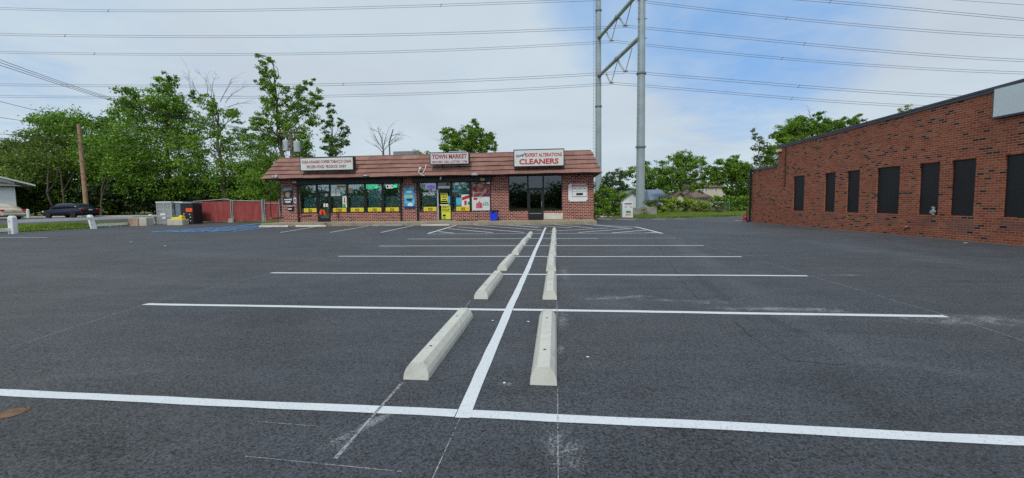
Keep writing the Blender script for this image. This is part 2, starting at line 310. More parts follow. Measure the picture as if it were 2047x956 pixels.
simple('red_letter', (0.50, 0.028, 0.035), 0.5, var=.1); simple('dull_red_letter', (0.36, 0.035, 0.05), 0.5); simple('blue_letter', (0.03, 0.06, 0.32), 0.5)
simple('yellow', (0.83, 0.66, 0.015), 0.5, var=.06); simple('lime_yellow', (0.70, 0.72, 0.05), 0.5, var=.06); simple('white', (0.76, 0.77, 0.77), 0.5, var=.06); simple('black', (0.012, 0.012, 0.012), 0.6)
simple('dark_letter', (0.09, 0.07, 0.01), 0.6); simple('white_paint', (0.72, 0.74, 0.75), 0.6, var=0.14, scale=4); simple('rail_white', (0.8, 0.81, 0.81), 0.6, var=.06); simple('red', (0.45, 0.02, 0.025), 0.5)
simple('green_glow', (0.0, 0.75, 0.25), 0.5, emit=0.7); simple('white_glow', (0.85, 1.0, 0.95), 0.5, emit=0.45); simple('purple_glow', (0.3, 0.12, 0.7), 0.5, emit=0.3)
simple('green', (0.03, 0.35, 0.16), 0.5); simple('pink_red', (0.6, 0.12, 0.18), 0.5); simple('cyan', (0.08, 0.45, 0.70), 0.5, var=.5, scale=2.5); simple('navy', (0.015, 0.03, 0.12), 0.5, var=.4)
simple('blue_bin', (0.015, 0.05, 0.72), 0.35, var=.08); simple('bag', (0.02, 0.02, 0.025), 0.25); simple('orange', (0.85, 0.11, 0.02), 0.5); simple('tan', (0.5, 0.36, 0.2), 0.7)
simple('interior', (0.3, 0.36, 0.36), 0.9); simple('interior_light', (0.30, 0.38, 0.38), 0.9, var=.4, scale=1); simple('dark_interior', (0.035, 0.036, 0.036), 0.9, var=.4, scale=1)
simple('beige_wall', (0.60, 0.54, 0.45), 0.8); simple('white_wall', (0.82, 0.85, 0.86), 0.8, var=.05, scale=8, bump=.2); simple('brown_shingle', (0.17, 0.115, 0.095), 0.9, var=.25, scale=5); simple('blue_shingle', (0.16, 0.22, 0.29), 0.8, var=.15)
simple('grey_shingle', (0.20, 0.20, 0.20), 0.9); simple('wood_pole', (0.34, 0.21, 0.13), 0.9, var=.3, scale=3); simple('grey_wood', (0.15, 0.125, 0.10), 0.9, var=.3, scale=3)
simple('navy_paint', (0.013, 0.02, 0.042), 0.22, 0.2, var=.1); simple('beige_paint', (0.56, 0.50, 0.40), 0.3, 0.2, var=.06); simple('tyre', (0.015, 0.015, 0.016), 0.8); simple('rim', (0.25, 0.26, 0.27), 0.35, 0.6)
simple('car_glass', (0.17, 0.23, 0.23), 0.06, var=.2); simple('tail_red', (0.55, 0.012, 0.02), 0.2); simple('plate_yellow', (0.7, 0.62, 0.3), 0.5); simple('car_glass_light', (0.32, 0.42, 0.44), 0.08)  # car window base colour lightened to stand in for a greenish reflection
def fabric():
    m, b = newmat('screen_red'); t = N('ShaderNodeTexCoord'); P = t.outputs['Object']
    mp = N('ShaderNodeMapping'); L(P, mp.inputs[0]); mp.inputs['Scale'].default_value = (3, 3, 0.8)
    f = math_('ADD', math_('MULTIPLY', noise(mp.outputs[0], 1.3, 5, .6), .6), math_('MULTIPLY', noise(P, 1.0, 5, .7), .4))
    L(ramp(f, (0.32, (0.22, 0.036, 0.036)), (0.5, (0.30, 0.055, 0.05)), (0.68, (0.36, 0.11, 0.09))), b.inputs['Base Color']); b.inputs['Roughness'].default_value = 0.9
fabric()
def mesh_mat(name, col, s=28, open_=0.5):
    m, b = newmat(name); t = N('ShaderNodeTexCoord'); sx = N('ShaderNodeSeparateXYZ'); L(t.outputs['Object'], sx.inputs[0])
    u = math_('ADD', sx.outputs[0], sx.outputs[1])
    a = math_('LESS_THAN', math_('FRACT', math_('MULTIPLY', math_('ADD', u, sx.outputs[2]), s)), open_)
    c = math_('LESS_THAN', math_('FRACT', math_('MULTIPLY', math_('SUBTRACT', u, sx.outputs[2]), s)), open_)
    b.inputs['Base Color'].default_value = (*col, 1); b.inputs['Metallic'].default_value = 0.3; b.inputs['Roughness'].default_value = 0.5
    L(math_('MAXIMUM', a, c), b.inputs['Alpha'])
mesh_mat('cage_mesh', (0.55, 0.55, 0.56), 16, 0.34); mesh_mat('chainlink', (0.2, 0.21, 0.21), 9, 0.05)
def poster(name, cols, scale):
    m, b = newmat(name); t = N('ShaderNodeTexCoord'); v = N('ShaderNodeTexVoronoi'); L(t.outputs['Object'], v.inputs['Vector']); v.inputs['Scale'].default_value = scale
    s = N('ShaderNodeSeparateXYZ'); L(v.outputs['Color'], s.inputs[0])
    n = len(cols); L(ramp(math_('ADD', math_('MULTIPLY', s.outputs[0], .7), math_('MULTIPLY', noise(t.outputs['Object'], scale*.8, 2), .3)), *[(0.1+0.8*i/(n-1), c) for i, c in enumerate(cols)]), b.inputs['Base Color'])
    b.inputs['Roughness'].default_value = 0.35
poster('meat_photo', [(0.06, 0.012, 0.015), (0.28, 0.02, 0.03), (0.40, 0.10, 0.09), (0.55, 0.36, 0.30), (0.12, 0.03, 0.03)], 4.5)
poster('lotto_photo', [(0.02, 0.10, 0.42), (0.03, 0.35, 0.65), (0.10, 0.55, 0.75), (0.02, 0.2, 0.55)], 3)
poster('dark_photo', [(0.01, 0.012, 0.02), (0.02, 0.025, 0.04), (0.10, 0.10, 0.08), (0.3, 0.3, 0.28)], 6)
poster('goods', [(0.08, 0.12, 0.2), (0.2, 0.45, 0.65), (0.75, 0.8, 0.8), (0.35, 0.28, 0.25), (0.5, 0.5, 0.4), (0.25, 0.42, 0.5)], 2.2)
poster('teal_goods', [(0.12, 0.35, 0.36), (0.2, 0.5, 0.5), (0.4, 0.65, 0.65), (0.2, 0.4, 0.6)], 1.4)
MT = MATS

# ------------------------------------------------------------------ mesh helpers
class MB:
    def __init__(s): s.v = []; s.f = []; s.m = []; s.mats = []; s.cur = 0
    def mat(s, n):
        if n not in s.mats: s.mats.append(n)
        s.cur = s.mats.index(n); return s
    def add(s, vs, fs):
        o = len(s.v); s.v += [tuple(map(float, q)) for q in vs]; s.f += [tuple(i+o for i in f) for f in fs]; s.m += [s.cur]*len(fs); return s
    def box(s, x0, x1, y0, y1, z0, z1, rot=None, piv=(0, 0, 0)):
        vs = [(x, y, z) for z in (z0, z1) for (x, y) in ((x0, y0), (x1, y0), (x1, y1), (x0, y1))]
        if rot is not None: p = Vector(piv); vs = [tuple(rot @ (Vector(v)-p)+p) for v in vs]
        return s.add(vs, [(0, 3, 2, 1), (4, 5, 6, 7), (0, 1, 5, 4), (1, 2, 6, 5), (2, 3, 7, 6), (3, 0, 4, 7)])
    def quad(s, *p): return s.add(p, [tuple(range(len(p)))])
    def tube(s, pts, rad, n=6, cap=True):
        pts = [Vector(p) for p in pts]; rad = rad if isinstance(rad, (list, tuple)) else [rad]*len(pts)
        vs = []; fs = []
        for i, p in enumerate(pts):
            d = (pts[min(i+1, len(pts)-1)]-pts[max(i-1, 0)]).normalized()
            a = Vector((0, 0, 1)) if abs(d.z) < 0.9 else Vector((1, 0, 0))
            e1 = d.cross(a).normalized(); e2 = d.cross(e1)
            for k in range(n):
                an = 2*math.pi*k/n; vs.append(p+(e1*math.cos(an)+e2*math.sin(an))*rad[i])
        for i in range(len(pts)-1):
            for k in range(n): fs.append((i*n+k, i*n+(k+1) % n, (i+1)*n+(k+1) % n, (i+1)*n+k))
        if cap: fs.append(tuple(range(n-1, -1, -1))); fs.append(tuple((len(pts)-1)*n+k for k in range(n)))
        return s.add(vs, fs)
    def prism(s, poly, y0, y1):      # poly in x,z
        n = len(poly); vs = [(x, y0, z) for x, z in poly]+[(x, y1, z) for x, z in poly]
        return s.add(vs, [tuple(range(n)), tuple(range(2*n-1, n-1, -1))]+[(i, i+n, (i+1) % n+n, (i+1) % n) for i in range(n)])
    def loft(s, rings, close=True, cap=True):
        n = len(rings[0]); vs = [p for r in rings for p in r]; fs = []
        for i in range(len(rings)-1):
            for k in range(n if close else n-1): fs.append((i*n+k, i*n+(k+1) % n, (i+1)*n+(k+1) % n, (i+1)*n+k))
        if cap: fs += [tuple(range(n-1, -1, -1)), tuple((len(rings)-1)*n+k for k in range(n))]
        return s.add(vs, fs)
    def build(s, name, mat=None, parent=None, bevel=0, smooth=False, sub=0):
        me = bpy.data.meshes.new(name); off = Vector((0, 0, 0))
        if parent is not None:
            p = parent
            while p is not None: off += p.location; p = p.parent
        if parent is not None and parent.get('_local'): off = Vector((0, 0, 0))
        me.from_pydata([tuple(Vector(v)-off) for v in s.v], [], s.f)
        for n in (s.mats or [mat]): me.materials.append(MT[n])
        if s.mats: me.polygons.foreach_set('material_index', s.m)
        bm = bmesh.new(); bm.from_mesh(me); bmesh.ops.recalc_face_normals(bm, faces=bm.faces)
        if bevel: bmesh.ops.bevel(bm, geom=[e for e in bm.edges], offset=bevel, segments=1, affect='EDGES', profile=0.5)
        bm.to_mesh(me); bm.free()
        if smooth: me.polygons.foreach_set('use_smooth', [True]*len(me.polygons))
        o = bpy.data.objects.new(name, me); C.objects.link(o)
        if parent is not None: o.parent = parent
        if sub: md = o.modifiers.new('s', 'SUBSURF'); md.levels = sub; md.render_levels = sub
        return o
def tag(o, label=None, cat=None, group=None, kind=None):
    if label: o['label'] = label
    if cat: o['category'] = cat
    if group: o['group'] = group
    if kind: o['kind'] = kind
    return o
def thing(name, label, cat, loc=(0, 0, 0), rz=0, group=None):
    o = bpy.data.objects.new(name, None); C.objects.link(o); o.location = loc; o.rotation_euler = (0, 0, rz); o.empty_display_size = 0.3
    return tag(o, label, cat, group)
def local(o): o['_local'] = 1; return o
def dup(root, loc, rz=None, label=None):
    def cp(o, par):
        c = o.copy(); C.objects.link(c)
        if par: c.parent = par
        for ch in kids.get(o.name, []): cp(ch, c)
        return c
    kids = {}
    for o in list(C.objects):
        if o.parent: kids.setdefault(o.parent.name, []).append(o)
    r = cp(root, None); r.location = loc
    if rz is not None: r.rotation_euler = (0, 0, rz)
    if label: r['label'] = label
    return r
def lettering(mb, s, x0, x1, z0, z1, y, shear=0.0, bold=0.0, rise=0.0, space=1.0):
    cu = bpy.data.curves.new('t', 'FONT'); cu.body = s; cu.shear = shear; cu.offset = bold; cu.space_character = space; cu.resolution_u = 3
    o = bpy.data.objects.new('t', cu); C.objects.link(o); dg = bpy.context.evaluated_depsgraph_get(); me = bpy.data.meshes.new_from_object(o.evaluated_get(dg))
    vs = np.array([v.co[:] for v in me.vertices]); fs = [tuple(p.vertices) for p in me.polygons]
    bpy.data.objects.remove(o); bpy.data.curves.remove(cu); bpy.data.meshes.remove(me)
    a, b = vs.min(0), vs.max(0)
    out = []
    for v in vs:
        u = (v[0]-a[0])/(b[0]-a[0]); q = (v[1]-a[1])/(b[1]-a[1])
        out.append((x0+(x1-x0)*u, y, z0+(z1-z0)*q+rise*u))
    mb.add(out, fs); return mb
def disc_xz(mb, cx, cz, rx, rz, y, n=20): return mb.quad(*[(cx+rx*math.cos(2*math.pi*k/n), y, cz+rz*math.sin(2*math.pi*k/n)) for k in range(n)])
FY = 28.8
def fx(px, Y=FY, py=400): return atY(px, py, Y)[0]
def fz(px, py, Y=FY): return atY(px, py, Y)[2]

# ------------------------------------------------------------------ ground
def yend(x):
    P = [(-60, 31.4), (-33, 31.4), (-20, 31.4), (-19, 31.4), (2.6, 36.0), (5, 36.6), (7.7, 35.6), (12, 37.0), (17, 39.4), (40, 42)]
    for (a, b), (c, d) in zip(P, P[1:]):
        if a <= x <= c: return b+(d-b)*(x-a)/(c-a)
    return 42
def spaced(lo, hi, core0, core1, st):
    v = list(np.arange(core0, core1+1e-6, st)); d = st
    while v[0] > lo: d *= 1.35; v.insert(0, v[0]-d)
    d = st
    while v[-1] < hi: d *= 1.35; v.append(v[-1]+d)
    return v
xs = spaced(-1800, 1800, -80, 40, 1.0); ys = spaced(-600, 2500, -20, 62, 1.0)
vs = []; 
for y in ys:
    for x in xs:
        inside = -33.3 < x < 32 and -18 < y < yend(max(-60, min(40, x)))-0.6
        street = x < -35 and 17 < y < 39
        z = G(x, y)-(0.08 if inside or street else -0.02)
        if not inside and not street: z += 0.05*math.sin(x*1.3+y*.7)*math.sin(y*1.1-x*.4)*(1 if abs(x) < 100 else 0)
        if not inside and x > 2 and y > yend(min(40, x)): z += 0.15*ss(0.5, 6, y-yend(min(40, x)))
        vs.append((x, y, z))
nx = len(xs); fs = [(j*nx+i, j*nx+i+1, (j+1)*nx+i+1, (j+1)*nx+i) for j in range(len(ys)-1) for i in range(nx-1)]
tag(MB().add(vs, fs).build('ground', 'terrain', smooth=True), kind='structure')
# parking lot
vs = []; nu, nv = 70, 60
for j in range(nv+1):
    for i in range(nu+1):
        x = -32.9+(65.0)*i/nu; x += 0.12*math.sin(j*1.7) if i == 0 else 0
        ye = yend(x)+0.12*math.sin(x*2.1)+0.08*math.sin(x*5.3); y = -16+(ye+16)*j/nv
        vs.append((x, y, G(x, y)))
fs = [(j*(nu+1)+i, j*(nu+1)+i+1, (j+1)*(nu+1)+i+1, (j+1)*(nu+1)+i) for j in range(nv) for i in range(nu)]
tag(MB().add(vs, fs).build('parking_lot', 'asphalt', smooth=True), kind='structure')
# street at the left
vs = []; nu, nv = 60, 24
for j in range(nv+1):
    for i in range(nu+1):
        x = -100+(64.4)*i/nu; y = 17.5+20.5*j/nv+0.0*x; vs.append((x, y, G(x, y)+0.01))
fs = [(j*(nu+1)+i, j*(nu+1)+i+1, (j+1)*(nu+1)+i+1, (j+1)*(nu+1)+i) for j in range(nv) for i in range(nu)]
tag(MB().add(vs, fs).build('road', 'street_asphalt', smooth=True), kind='structure')

# painted markings
LZ = 0.004
def strip(mb, a, b, wd, z=LZ, wob=0.006, seg=None, taper=1.0):
    a = np.array(a[:2], float); b = np.array(b[:2], float); d = b-a; ln = np.hypot(*d); d /= ln; n = np.array([-d[1], d[0]])
    seg = seg or max(2, int(ln/0.25)); l = []; r = []; ph = rnd.random()*9
    for i in range(seg+1):
        p = a+d*ln*i/seg; q = ln*i/seg
        c = wob*1.6*math.sin(q*0.8+ph)+wob*.5*math.sin(q*2.9+ph*2)
        wl = wd/2*(taper+(1-taper)*i/seg)+rnd.uniform(-wob, wob)*.7; wr = wd/2+rnd.uniform(-wob, wob)*.7
        for arr, s_, w_ in ((l, 1, wl), (r, -1, wr)): pt = p+n*(c+s_*w_); arr.append((pt[0], pt[1], G(pt[0], pt[1])+z))
    vs = l+r; k = seg+1
    mb.add(vs, [(i, i+1, k+i+1, k+i) for i in range(seg)])
Y0, S = 2.654, 2.743; XL, XC, XR = -5.98, -0.6265, 4.605
lines = MB()
for k in range(7):
    y = Y0+S*k+(0.0 if k != 6 else -0.05)
    xl, xr = (XL-.02*k*.5, XR) if k else (-6.2, 4.9)
    strip(lines, (xl, y+0.012*(-xl) if k == 0 else y), (XC-0.052, y), 0.1)
    strip(lines, (XC+0.052, y), (xr if k != 5 else 1.6, y-(0.01*xr if k == 0 else 0)), 0.1)
strip(lines, (XC, Y0-0.05), (XC+0.03, g(1088, 455)[1]), 0.1, z=LZ+.001, wob=0.004)
tag(lines.build('stall_lines', 'white_line'), kind='structure')
fl = MB(); strip(fl, (1.6, Y0+S*5), (XR-.1, Y0+S*5), .1); tag(fl.build('faded_stall_line', 'faded_line'), kind='structure')
hl = MB(); hy = Y0+S*6
def gs(x, y): return g(820+x/3.937, 440+y/3.937)
for i, (p0, p1, q0, q1) in enumerate([(140, 107, 385, 35), (1775, 55, 1985, 107), (430, 35, 1040, 82), (370, 55, 900, 99), (300, 70, 650, 101), (220, 92, 345, 105), (610, 33, 1010, 60), (850, 33, 1270, 63), (1070, 30, 1440, 66),
                        (1300, 28, 1750, 70), (1440, 38, 1780, 57), (1590, 103, 1860, 80), (1320, 100, 1720, 70), (1100, 90, 1560, 65), (1840, 105, 1960, 98), (730, 36, 1030, 57)]):
    strip(hl, gs(p0, p1), gs(q0, q1), 0.135, z=LZ+0.0012*(i % 5+2), wob=.004)
for px0, py0, px1, py1 in [(560, 465, 650, 450.5), (660, 465, 750, 449.5), (762, 465, 835, 449.2)]: strip(hl, g(px0, py0), g(px1, py1), .1)
strip(hl, g(-40, 475), g(95, 475), .1)
for px0, py0, px1, py1 in [(1195, 437.5, 1222, 439), (1232, 438.5, 1272, 440), (1305, 438.5, 1330, 438.5), (1350, 437.5, 1368, 438), (1468, 441, 1496, 442)]: strip(hl, g(px0, py0), g(px1, py1), .25)
tag(hl.build('hatched_lines', 'white_line'), kind='structure')
bl = MB()
for i, (a, b_, c, d, wd) in enumerate([(303, 464.3, 519, 449.6, .16), (303, 464.8, 458, 462.2, .12), (345, 464, 520, 451.5, .12), (385, 464, 522, 453.3, .12), (330, 462.8, 430, 463.4, .12), (372, 460.5, 470, 461.5, .1), (408, 457.8, 495, 459, .1), (445, 455.4, 512, 456.4, .1), (478, 453, 525, 453.6, .1), (466, 463.8, 562, 452.6, .09), (405, 463.8, 520, 456, .1)]):
    strip(bl, g(a, b_), g(c, d), wd*1.5, z=.018+.0012*(i % 6), wob=.004)
tag(bl.build('blue_parking_lines', 'blue_line'), kind='structure')
cr = MB()
for pl in ([(1300, 468), (1322, 500), (1352, 545), (1372, 575), (1400, 602)], [(1462, 640), (1500, 672), (1540, 700), (1580, 722), (1640, 726), (1690, 728)], [(1640, 780), (1680, 800)], [(1700, 495), (1760, 502), (1830, 500)], [(620, 490), (700, 487), (760, 488)]):
    for a_, b_ in zip(pl, pl[1:]):
        p, q = np.array(g(*a_)), np.array(g(*b_)); n_ = max(2, int(np.hypot(*(q-p))/.12)); pts = [p+(q-p)*i/n_+np.array([rnd.uniform(-.025, .025), rnd.uniform(-.03, .03)])*(0 < i < n_) for i in range(n_+1)]
        for u, v in zip(pts, pts[1:]):
            if rnd.random() > .3: strip(cr, u, v, rnd.uniform(.003, .012), z=.003, wob=0, seg=1)
simple('crack', (0.028, 0.03, 0.034), 0.9, var=.3); tag(cr.build('asphalt_cracks', 'crack'), kind='structure')
# chalk snap lines
ck = MB()
strip(ck, (XC-.01, 2.6), (XC-.02, 1.0), .006, wob=.001); strip(ck, (0.002, 3.1), (0.002, 1.0), .006, wob=.001)
strip(ck, g(20, 695), g(295, 608), .008, wob=.002); strip(ck, g(295, 608), g(540, 547), .008, wob=.002); strip(ck, g(545, 546), g(640, 523), .008, wob=.002)
strip(ck, g(1862, 622), g(2047, 682), .008, wob=.002); strip(ck, g(1620, 552), g(1870, 625), .009, wob=.002); strip(ck, g(1517, 521), g(1600, 545), .009, wob=.002); strip(ck, g(1325, 467), g(1480, 513), .012, wob=.002)
strip(ck, g(1880, 630), g(2040, 634), .006, wob=.003); strip(ck, g(495, 842), g(630, 853), .005, wob=.001); strip(ck, g(490, 913), g(805, 944), .005, wob=.001)
strip(ck, (-1.235, 3.1), g(668, 918), .022, wob=.008); strip(ck, (-1.24, 5.9), (-1.23, 5.0), .01, wob=.002); strip(ck, (0.004, 5.9), (0.004, 5.1), .008, wob=.001)
strip(ck, g(1300, 455), g(1400, 462), .02, wob=.02); strip(ck, g(1340, 470), g(1500, 478), .02, wob=.02); strip(ck, g(1300, 508), g(1560, 512), .015, wob=.015)
tag(ck.build('chalk_marks', 'chalk'), kind='structure')

# ------------------------------------------------------------------ store
BX0, BX1, BY1, SZ = -20.18, 2.55, 41.0, 0.22
sw = MB().box(-20.3, 2.56, 26.75, FY+.02, -0.2, SZ)
o = sw.build('sidewalk', 'sidewalk', bevel=.015); tag(o, kind='structure')
st = thing('brick_store', 'low brick shop row with brown shingled mansard roof and dark window fronts', 'building', (BX0+11, FY, 0))
# openings on the front: x0,x1,z0,z1
ZT1, ZB1 = 2.90, 0.86
sash = {}
def F2(a, b): return fx(a), fx(b)
grpA = F2(599.5, 803); grpB = F2(837.5, 981.5); grpC = F2(1016.8, 1124)
wl = MB()
def wall_front(mb, x0, x1, z0, z1, holes, y0, th):
    xsn = sorted(set([x0, x1]+[h[0] for h in holes]+[h[1] for h in holes])); zsn = sorted(set([z0, z1]+[h[2] for h in holes]+[h[3] for h in holes]))
    for a, b in zip(xsn, xsn[1:]):
        for c, d in zip(zsn, zsn[1:]):
            if any(h[0]-1e-6 <= a and b <= h[1]+1e-6 and h[2]-1e-6 <= c and d <= h[3]+1e-6 for h in holes): continue
            mb.quad((a, y0, c), (b, y0, c), (b, y0, d), (a, y0, d))
    for a, b, c, d in holes:
        mb.quad((a, y0, c), (a, y0+th, c), (a, y0+th, d), (a, y0, d)); mb.quad((b, y0, c), (b, y0+th, c), (b, y0+th, d), (b, y0, d))
        mb.quad((a, y0, c), (b, y0, c), (b, y0+th, c), (a, y0+th, c)); mb.quad((a, y0, d), (b, y0, d), (b, y0+th, d), (a, y0+th, d))
dA = F2(634, 659.5); dB = F2(873.8, 902); dC = F2(1055.5, 1086)
holes = [(grpA[0], dA[0], ZB1, 3.34), (dA[0], dA[1], SZ, 3.34), (dA[1], grpA[1], ZB1, 3.34), (grpB[0], dB[0], ZB1, 3.34), (dB[0], dB[1], SZ, 3.34), (dB[1], grpB[1], ZB1, 3.34),
         (grpC[0], dC[0], ZB1, 3.31), (dC[0], dC[1], SZ, 3.31), (dC[1], grpC[1], ZB1, 3.31)]
wall_front(wl, BX0, BX1, 0, 3.35, holes, FY, 0.16)
wl.quad((BX0, FY, 0), (BX0, BY1, 0), (BX0, BY1, 3.4), (BX0, FY, 3.4)); wl.quad((BX1, FY, 0), (BX1, BY1, 0), (BX1, BY1, 3.4), (BX1, FY, 3.4)); wl.quad((BX0, BY1, 0), (BX1, BY1, 0), (BX1, BY1, 3.4), (BX0, BY1, 3.4))
wl.build('wall', 'store_brick', st)
# mansard
EX0, EX1, EY, EZ = -20.86, 2.93, 27.9, 3.36
TX0, TX1, TY, TZ = -20.46, 2.38, 29.3, 4.95
rf = MB().mat('mansard'); NC = 5
def ring(t, out):
    return (EX0+(TX0-EX0)*t-out, EX1+(TX1-EX1)*t+out, EY+(TY-EY)*t-out*.9, BY1+.5-(1.2)*t+out, EZ+(TZ-EZ)*t)
nsx = 40
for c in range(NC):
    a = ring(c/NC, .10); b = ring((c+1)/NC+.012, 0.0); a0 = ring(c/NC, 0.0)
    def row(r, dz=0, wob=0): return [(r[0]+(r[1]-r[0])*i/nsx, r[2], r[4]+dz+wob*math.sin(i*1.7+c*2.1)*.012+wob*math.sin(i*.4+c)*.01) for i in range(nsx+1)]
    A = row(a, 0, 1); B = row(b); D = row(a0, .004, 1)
    for i in range(nsx): rf.mat('mansard'); rf.quad(A[i], A[i+1], B[i+1], B[i]); rf.mat('black_box'); rf.quad(A[i], A[i+1], D[i+1], D[i])  # lip underside coloured black, painting the shadow line below each course
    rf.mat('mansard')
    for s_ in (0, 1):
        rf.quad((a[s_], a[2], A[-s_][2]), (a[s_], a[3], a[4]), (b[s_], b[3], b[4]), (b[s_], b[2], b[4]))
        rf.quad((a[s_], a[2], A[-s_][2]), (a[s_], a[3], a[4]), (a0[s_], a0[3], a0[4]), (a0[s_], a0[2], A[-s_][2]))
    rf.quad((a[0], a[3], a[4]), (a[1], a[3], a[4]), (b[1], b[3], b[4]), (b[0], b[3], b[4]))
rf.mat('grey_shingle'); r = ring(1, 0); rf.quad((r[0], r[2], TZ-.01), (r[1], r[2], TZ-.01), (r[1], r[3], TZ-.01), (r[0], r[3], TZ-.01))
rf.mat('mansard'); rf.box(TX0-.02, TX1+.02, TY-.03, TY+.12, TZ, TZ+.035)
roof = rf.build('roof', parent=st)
sf = MB().box(EX0-.0, EX1+.0, EY+.01, FY+.5, 3.3, 3.345); sf.box(EX0, BX0, FY+.5, BY1, 3.3, 3.345); sf.box(BX1, EX1, FY+.5, BY1, 3.3, 3.345); sf.build('soffit', 'black_box', st)
# shutter boxes above the two market fronts
for (a, b) in (grpA, grpB):
    MB().box(a-.35, b+.12, FY-.34, FY-.004, 2.93, 3.29).build('shutter_box', 'black_box', st, bevel=.02)
for px, Y_ in ((596.5, FY-.07), (802, FY-.07), (835, FY-.07)):
    x = fx(px); MB().box(x-.06, x+.06, FY-.09, FY-.005, SZ, 2.93).build('shutter_rail', 'black_frame', st)
MB().box(grpC[0]-.05, grpC[1]+.05, FY-.04, FY-.003, 3.25, 3.30).build('head_trim', 'black_frame', st)
def window(x0, x1, z0, z1, glass='shop_glass', fr=.055, nm='window'):
    m = MB(); y0, y1 = FY+.03, FY+.11
    m.box(x0, x0+fr, y0, y1, z0, z1); m.box(x1-fr, x1, y0, y1, z0, z1); m.box(x0+fr, x1-fr, y0, y1, z0, z0+fr); m.box(x0+fr, x1-fr, y0, y1, z1-fr, z1)
    w_ = m.build(nm, 'black_frame', st); MB().box(x0+fr, x1-fr, FY+.06, FY+.068, z0+fr, z1-fr).build('pane', glass, w_); return w_
for a, b in ((599.5, 634), (659.5, 694.5), (694.5, 730), (730, 765), (765, 803)): window(*F2(a, b), ZB1, ZT1+.06, fr=.07)
for a, b in ((837.5, 873.8), (902, 940.2)): window(*F2(a, b), ZB1-.02, ZT1+.06, fr=.07)
wm = window(*F2(940.2, 981.5), ZB1-.02, ZT1+.06, fr=.08)
for a, b in ((1016.8, 1055.5), (1086, 1124)): window(*F2(a, b), ZB1, 3.31, 'dark_glass', fr=.06)
def door(x0, x1, zt, glass, handle_side, jamb=None):
    y0, y1 = FY+.03, FY+.1; fr = .1; zd = SZ+2.15
    m = MB(); m.box(x0, x0+.05, y0-.01, y1, SZ, zt); m.box(x1-.05, x1, y0-.01, y1, SZ, zt); m.box(x0+.05, x1-.05, y0-.01, y1, zd, zd+.07); m.box(x0+.05, x1-.05, y0-.01, y1, zt-.05, zt)
    m.box(x0+.05, x0+.05+fr, y0, y1-.01, SZ+.02, zd); m.box(x1-.05-fr, x1-.05, y0, y1-.01, SZ+.02, zd); m.box(x0+.15, x1-.15, y0, y1-.01, SZ+.02, SZ+.26); m.box(x0+.15, x1-.15, y0, y1-.01, zd-.1, zd)
    d = m.build('door', 'black_frame', st)
    MB().box(x0+.15, x1-.15, FY+.06, FY+.068, SZ+.26, zd-.1).build('pane', glass, d); MB().box(x0+.05, x1-.05, FY+.06, FY+.068, zd+.07, zt-.05).build('pane', glass, d)
    hx = x1-.12 if handle_side > 0 else x0+.12
    MB().tube([(hx, y0-.01, 1.15), (hx, y0-.07, 1.15), (hx, y0-.07, 1.5), (hx, y0-.01, 1.5)], .014, 6).build('handle', 'alu', d); return d
door(*dA, 2.96, 'shop_glass', 1); d2 = door(*dB, 2.96, 'dark_glass', 1); d3 = door(*dC, 3.31, 'dark_glass', 1)
MB().box(dB[0]+.002, dB[0]+.11, FY-.03, FY+.018, SZ+.01, 2.42).box(dB[0]+.112, dB[1]-.05, FY-.02, FY+.018, SZ+.005, SZ+.05).build('metal_jamb', 'alu', d2)
MB().box(dC[0]+.1, dC[1]-.1, FY+.0, FY+.028, .66, .69).build('kick_bar', 'alu', d3)
# interiors
rm = MB().mat('interior'); X0, X1 = grpA[0]-.6, grpB[1]+.3; yb = FY+4.2
rm.quad((X0, yb, .2), (X1, yb, .2), (X1, yb, 3.2), (X0, yb, 3.2)); rm.quad((X0, FY+.17, .21), (X1, FY+.17, .21), (X1, yb, .21), (X0, yb, .21)); rm.quad((X0, FY+.17, 3.2), (X1, FY+.17, 3.2), (X1, yb, 3.2), (X0, yb, 3.2))
rm.quad((X0, FY+.17, .2), (X0, yb, .2), (X0, yb, 3.2), (X0, FY+.17, 3.2)); rm.quad((X1, FY+.17, .2), (X1, yb, .2), (X1, yb, 3.2), (X1, FY+.17, 3.2))
rm.mat('dark_interior'); X0, X1 = grpC[0]-.3, grpC[1]+.3; yb = FY+6
rm.quad((X0, yb, .2), (X1, yb, .2), (X1, yb, 3.32), (X0, yb, 3.32)); rm.quad((X0, FY+.17, .21), (X1, FY+.17, .21), (X1, yb, .21), (X0, yb, .21)); rm.quad((X0, FY+.17, 3.32), (X1, FY+.17, 3.32), (X1, yb, 3.32), (X0, yb, 3.32))
rm.quad((X0, FY+.17, .2), (X0, yb, .2), (X0, yb, 3.32), (X0, FY+.17, 3.32)); rm.quad((X1, FY+.17, .2), (X1, yb, .2), (X1, yb, 3.32), (X1, FY+.17, 3.32))
rm.build('room', parent=st)
for a, b, y, h_, mt in ((601, 632, .7, 1.9, 'teal_goods'), (661, 692, .55, 2.2, 'goods'), (697, 728, .45, 2.1, 'goods'), (732, 763, .5, 2.75, 'teal_goods'), (767, 800, .45, 2.0, 'goods'), (840, 871, .5, 2.2, 'goods'), (904, 938, .4, 2.8, 'teal_goods')):
    x0, x1 = F2(a, b); m = MB().mat(mt).box(x0+.05, x1-.1, FY+y*.5, FY+y*.5+.3, .5, h_); m.mat('white')
    for k in range(3): m.box(x0+.03, x1-.08, FY+y*.5-.03, FY+y*.5-.005, .95+.5*k, .98+.5*k)
    m.build('display_shelf', parent=st)

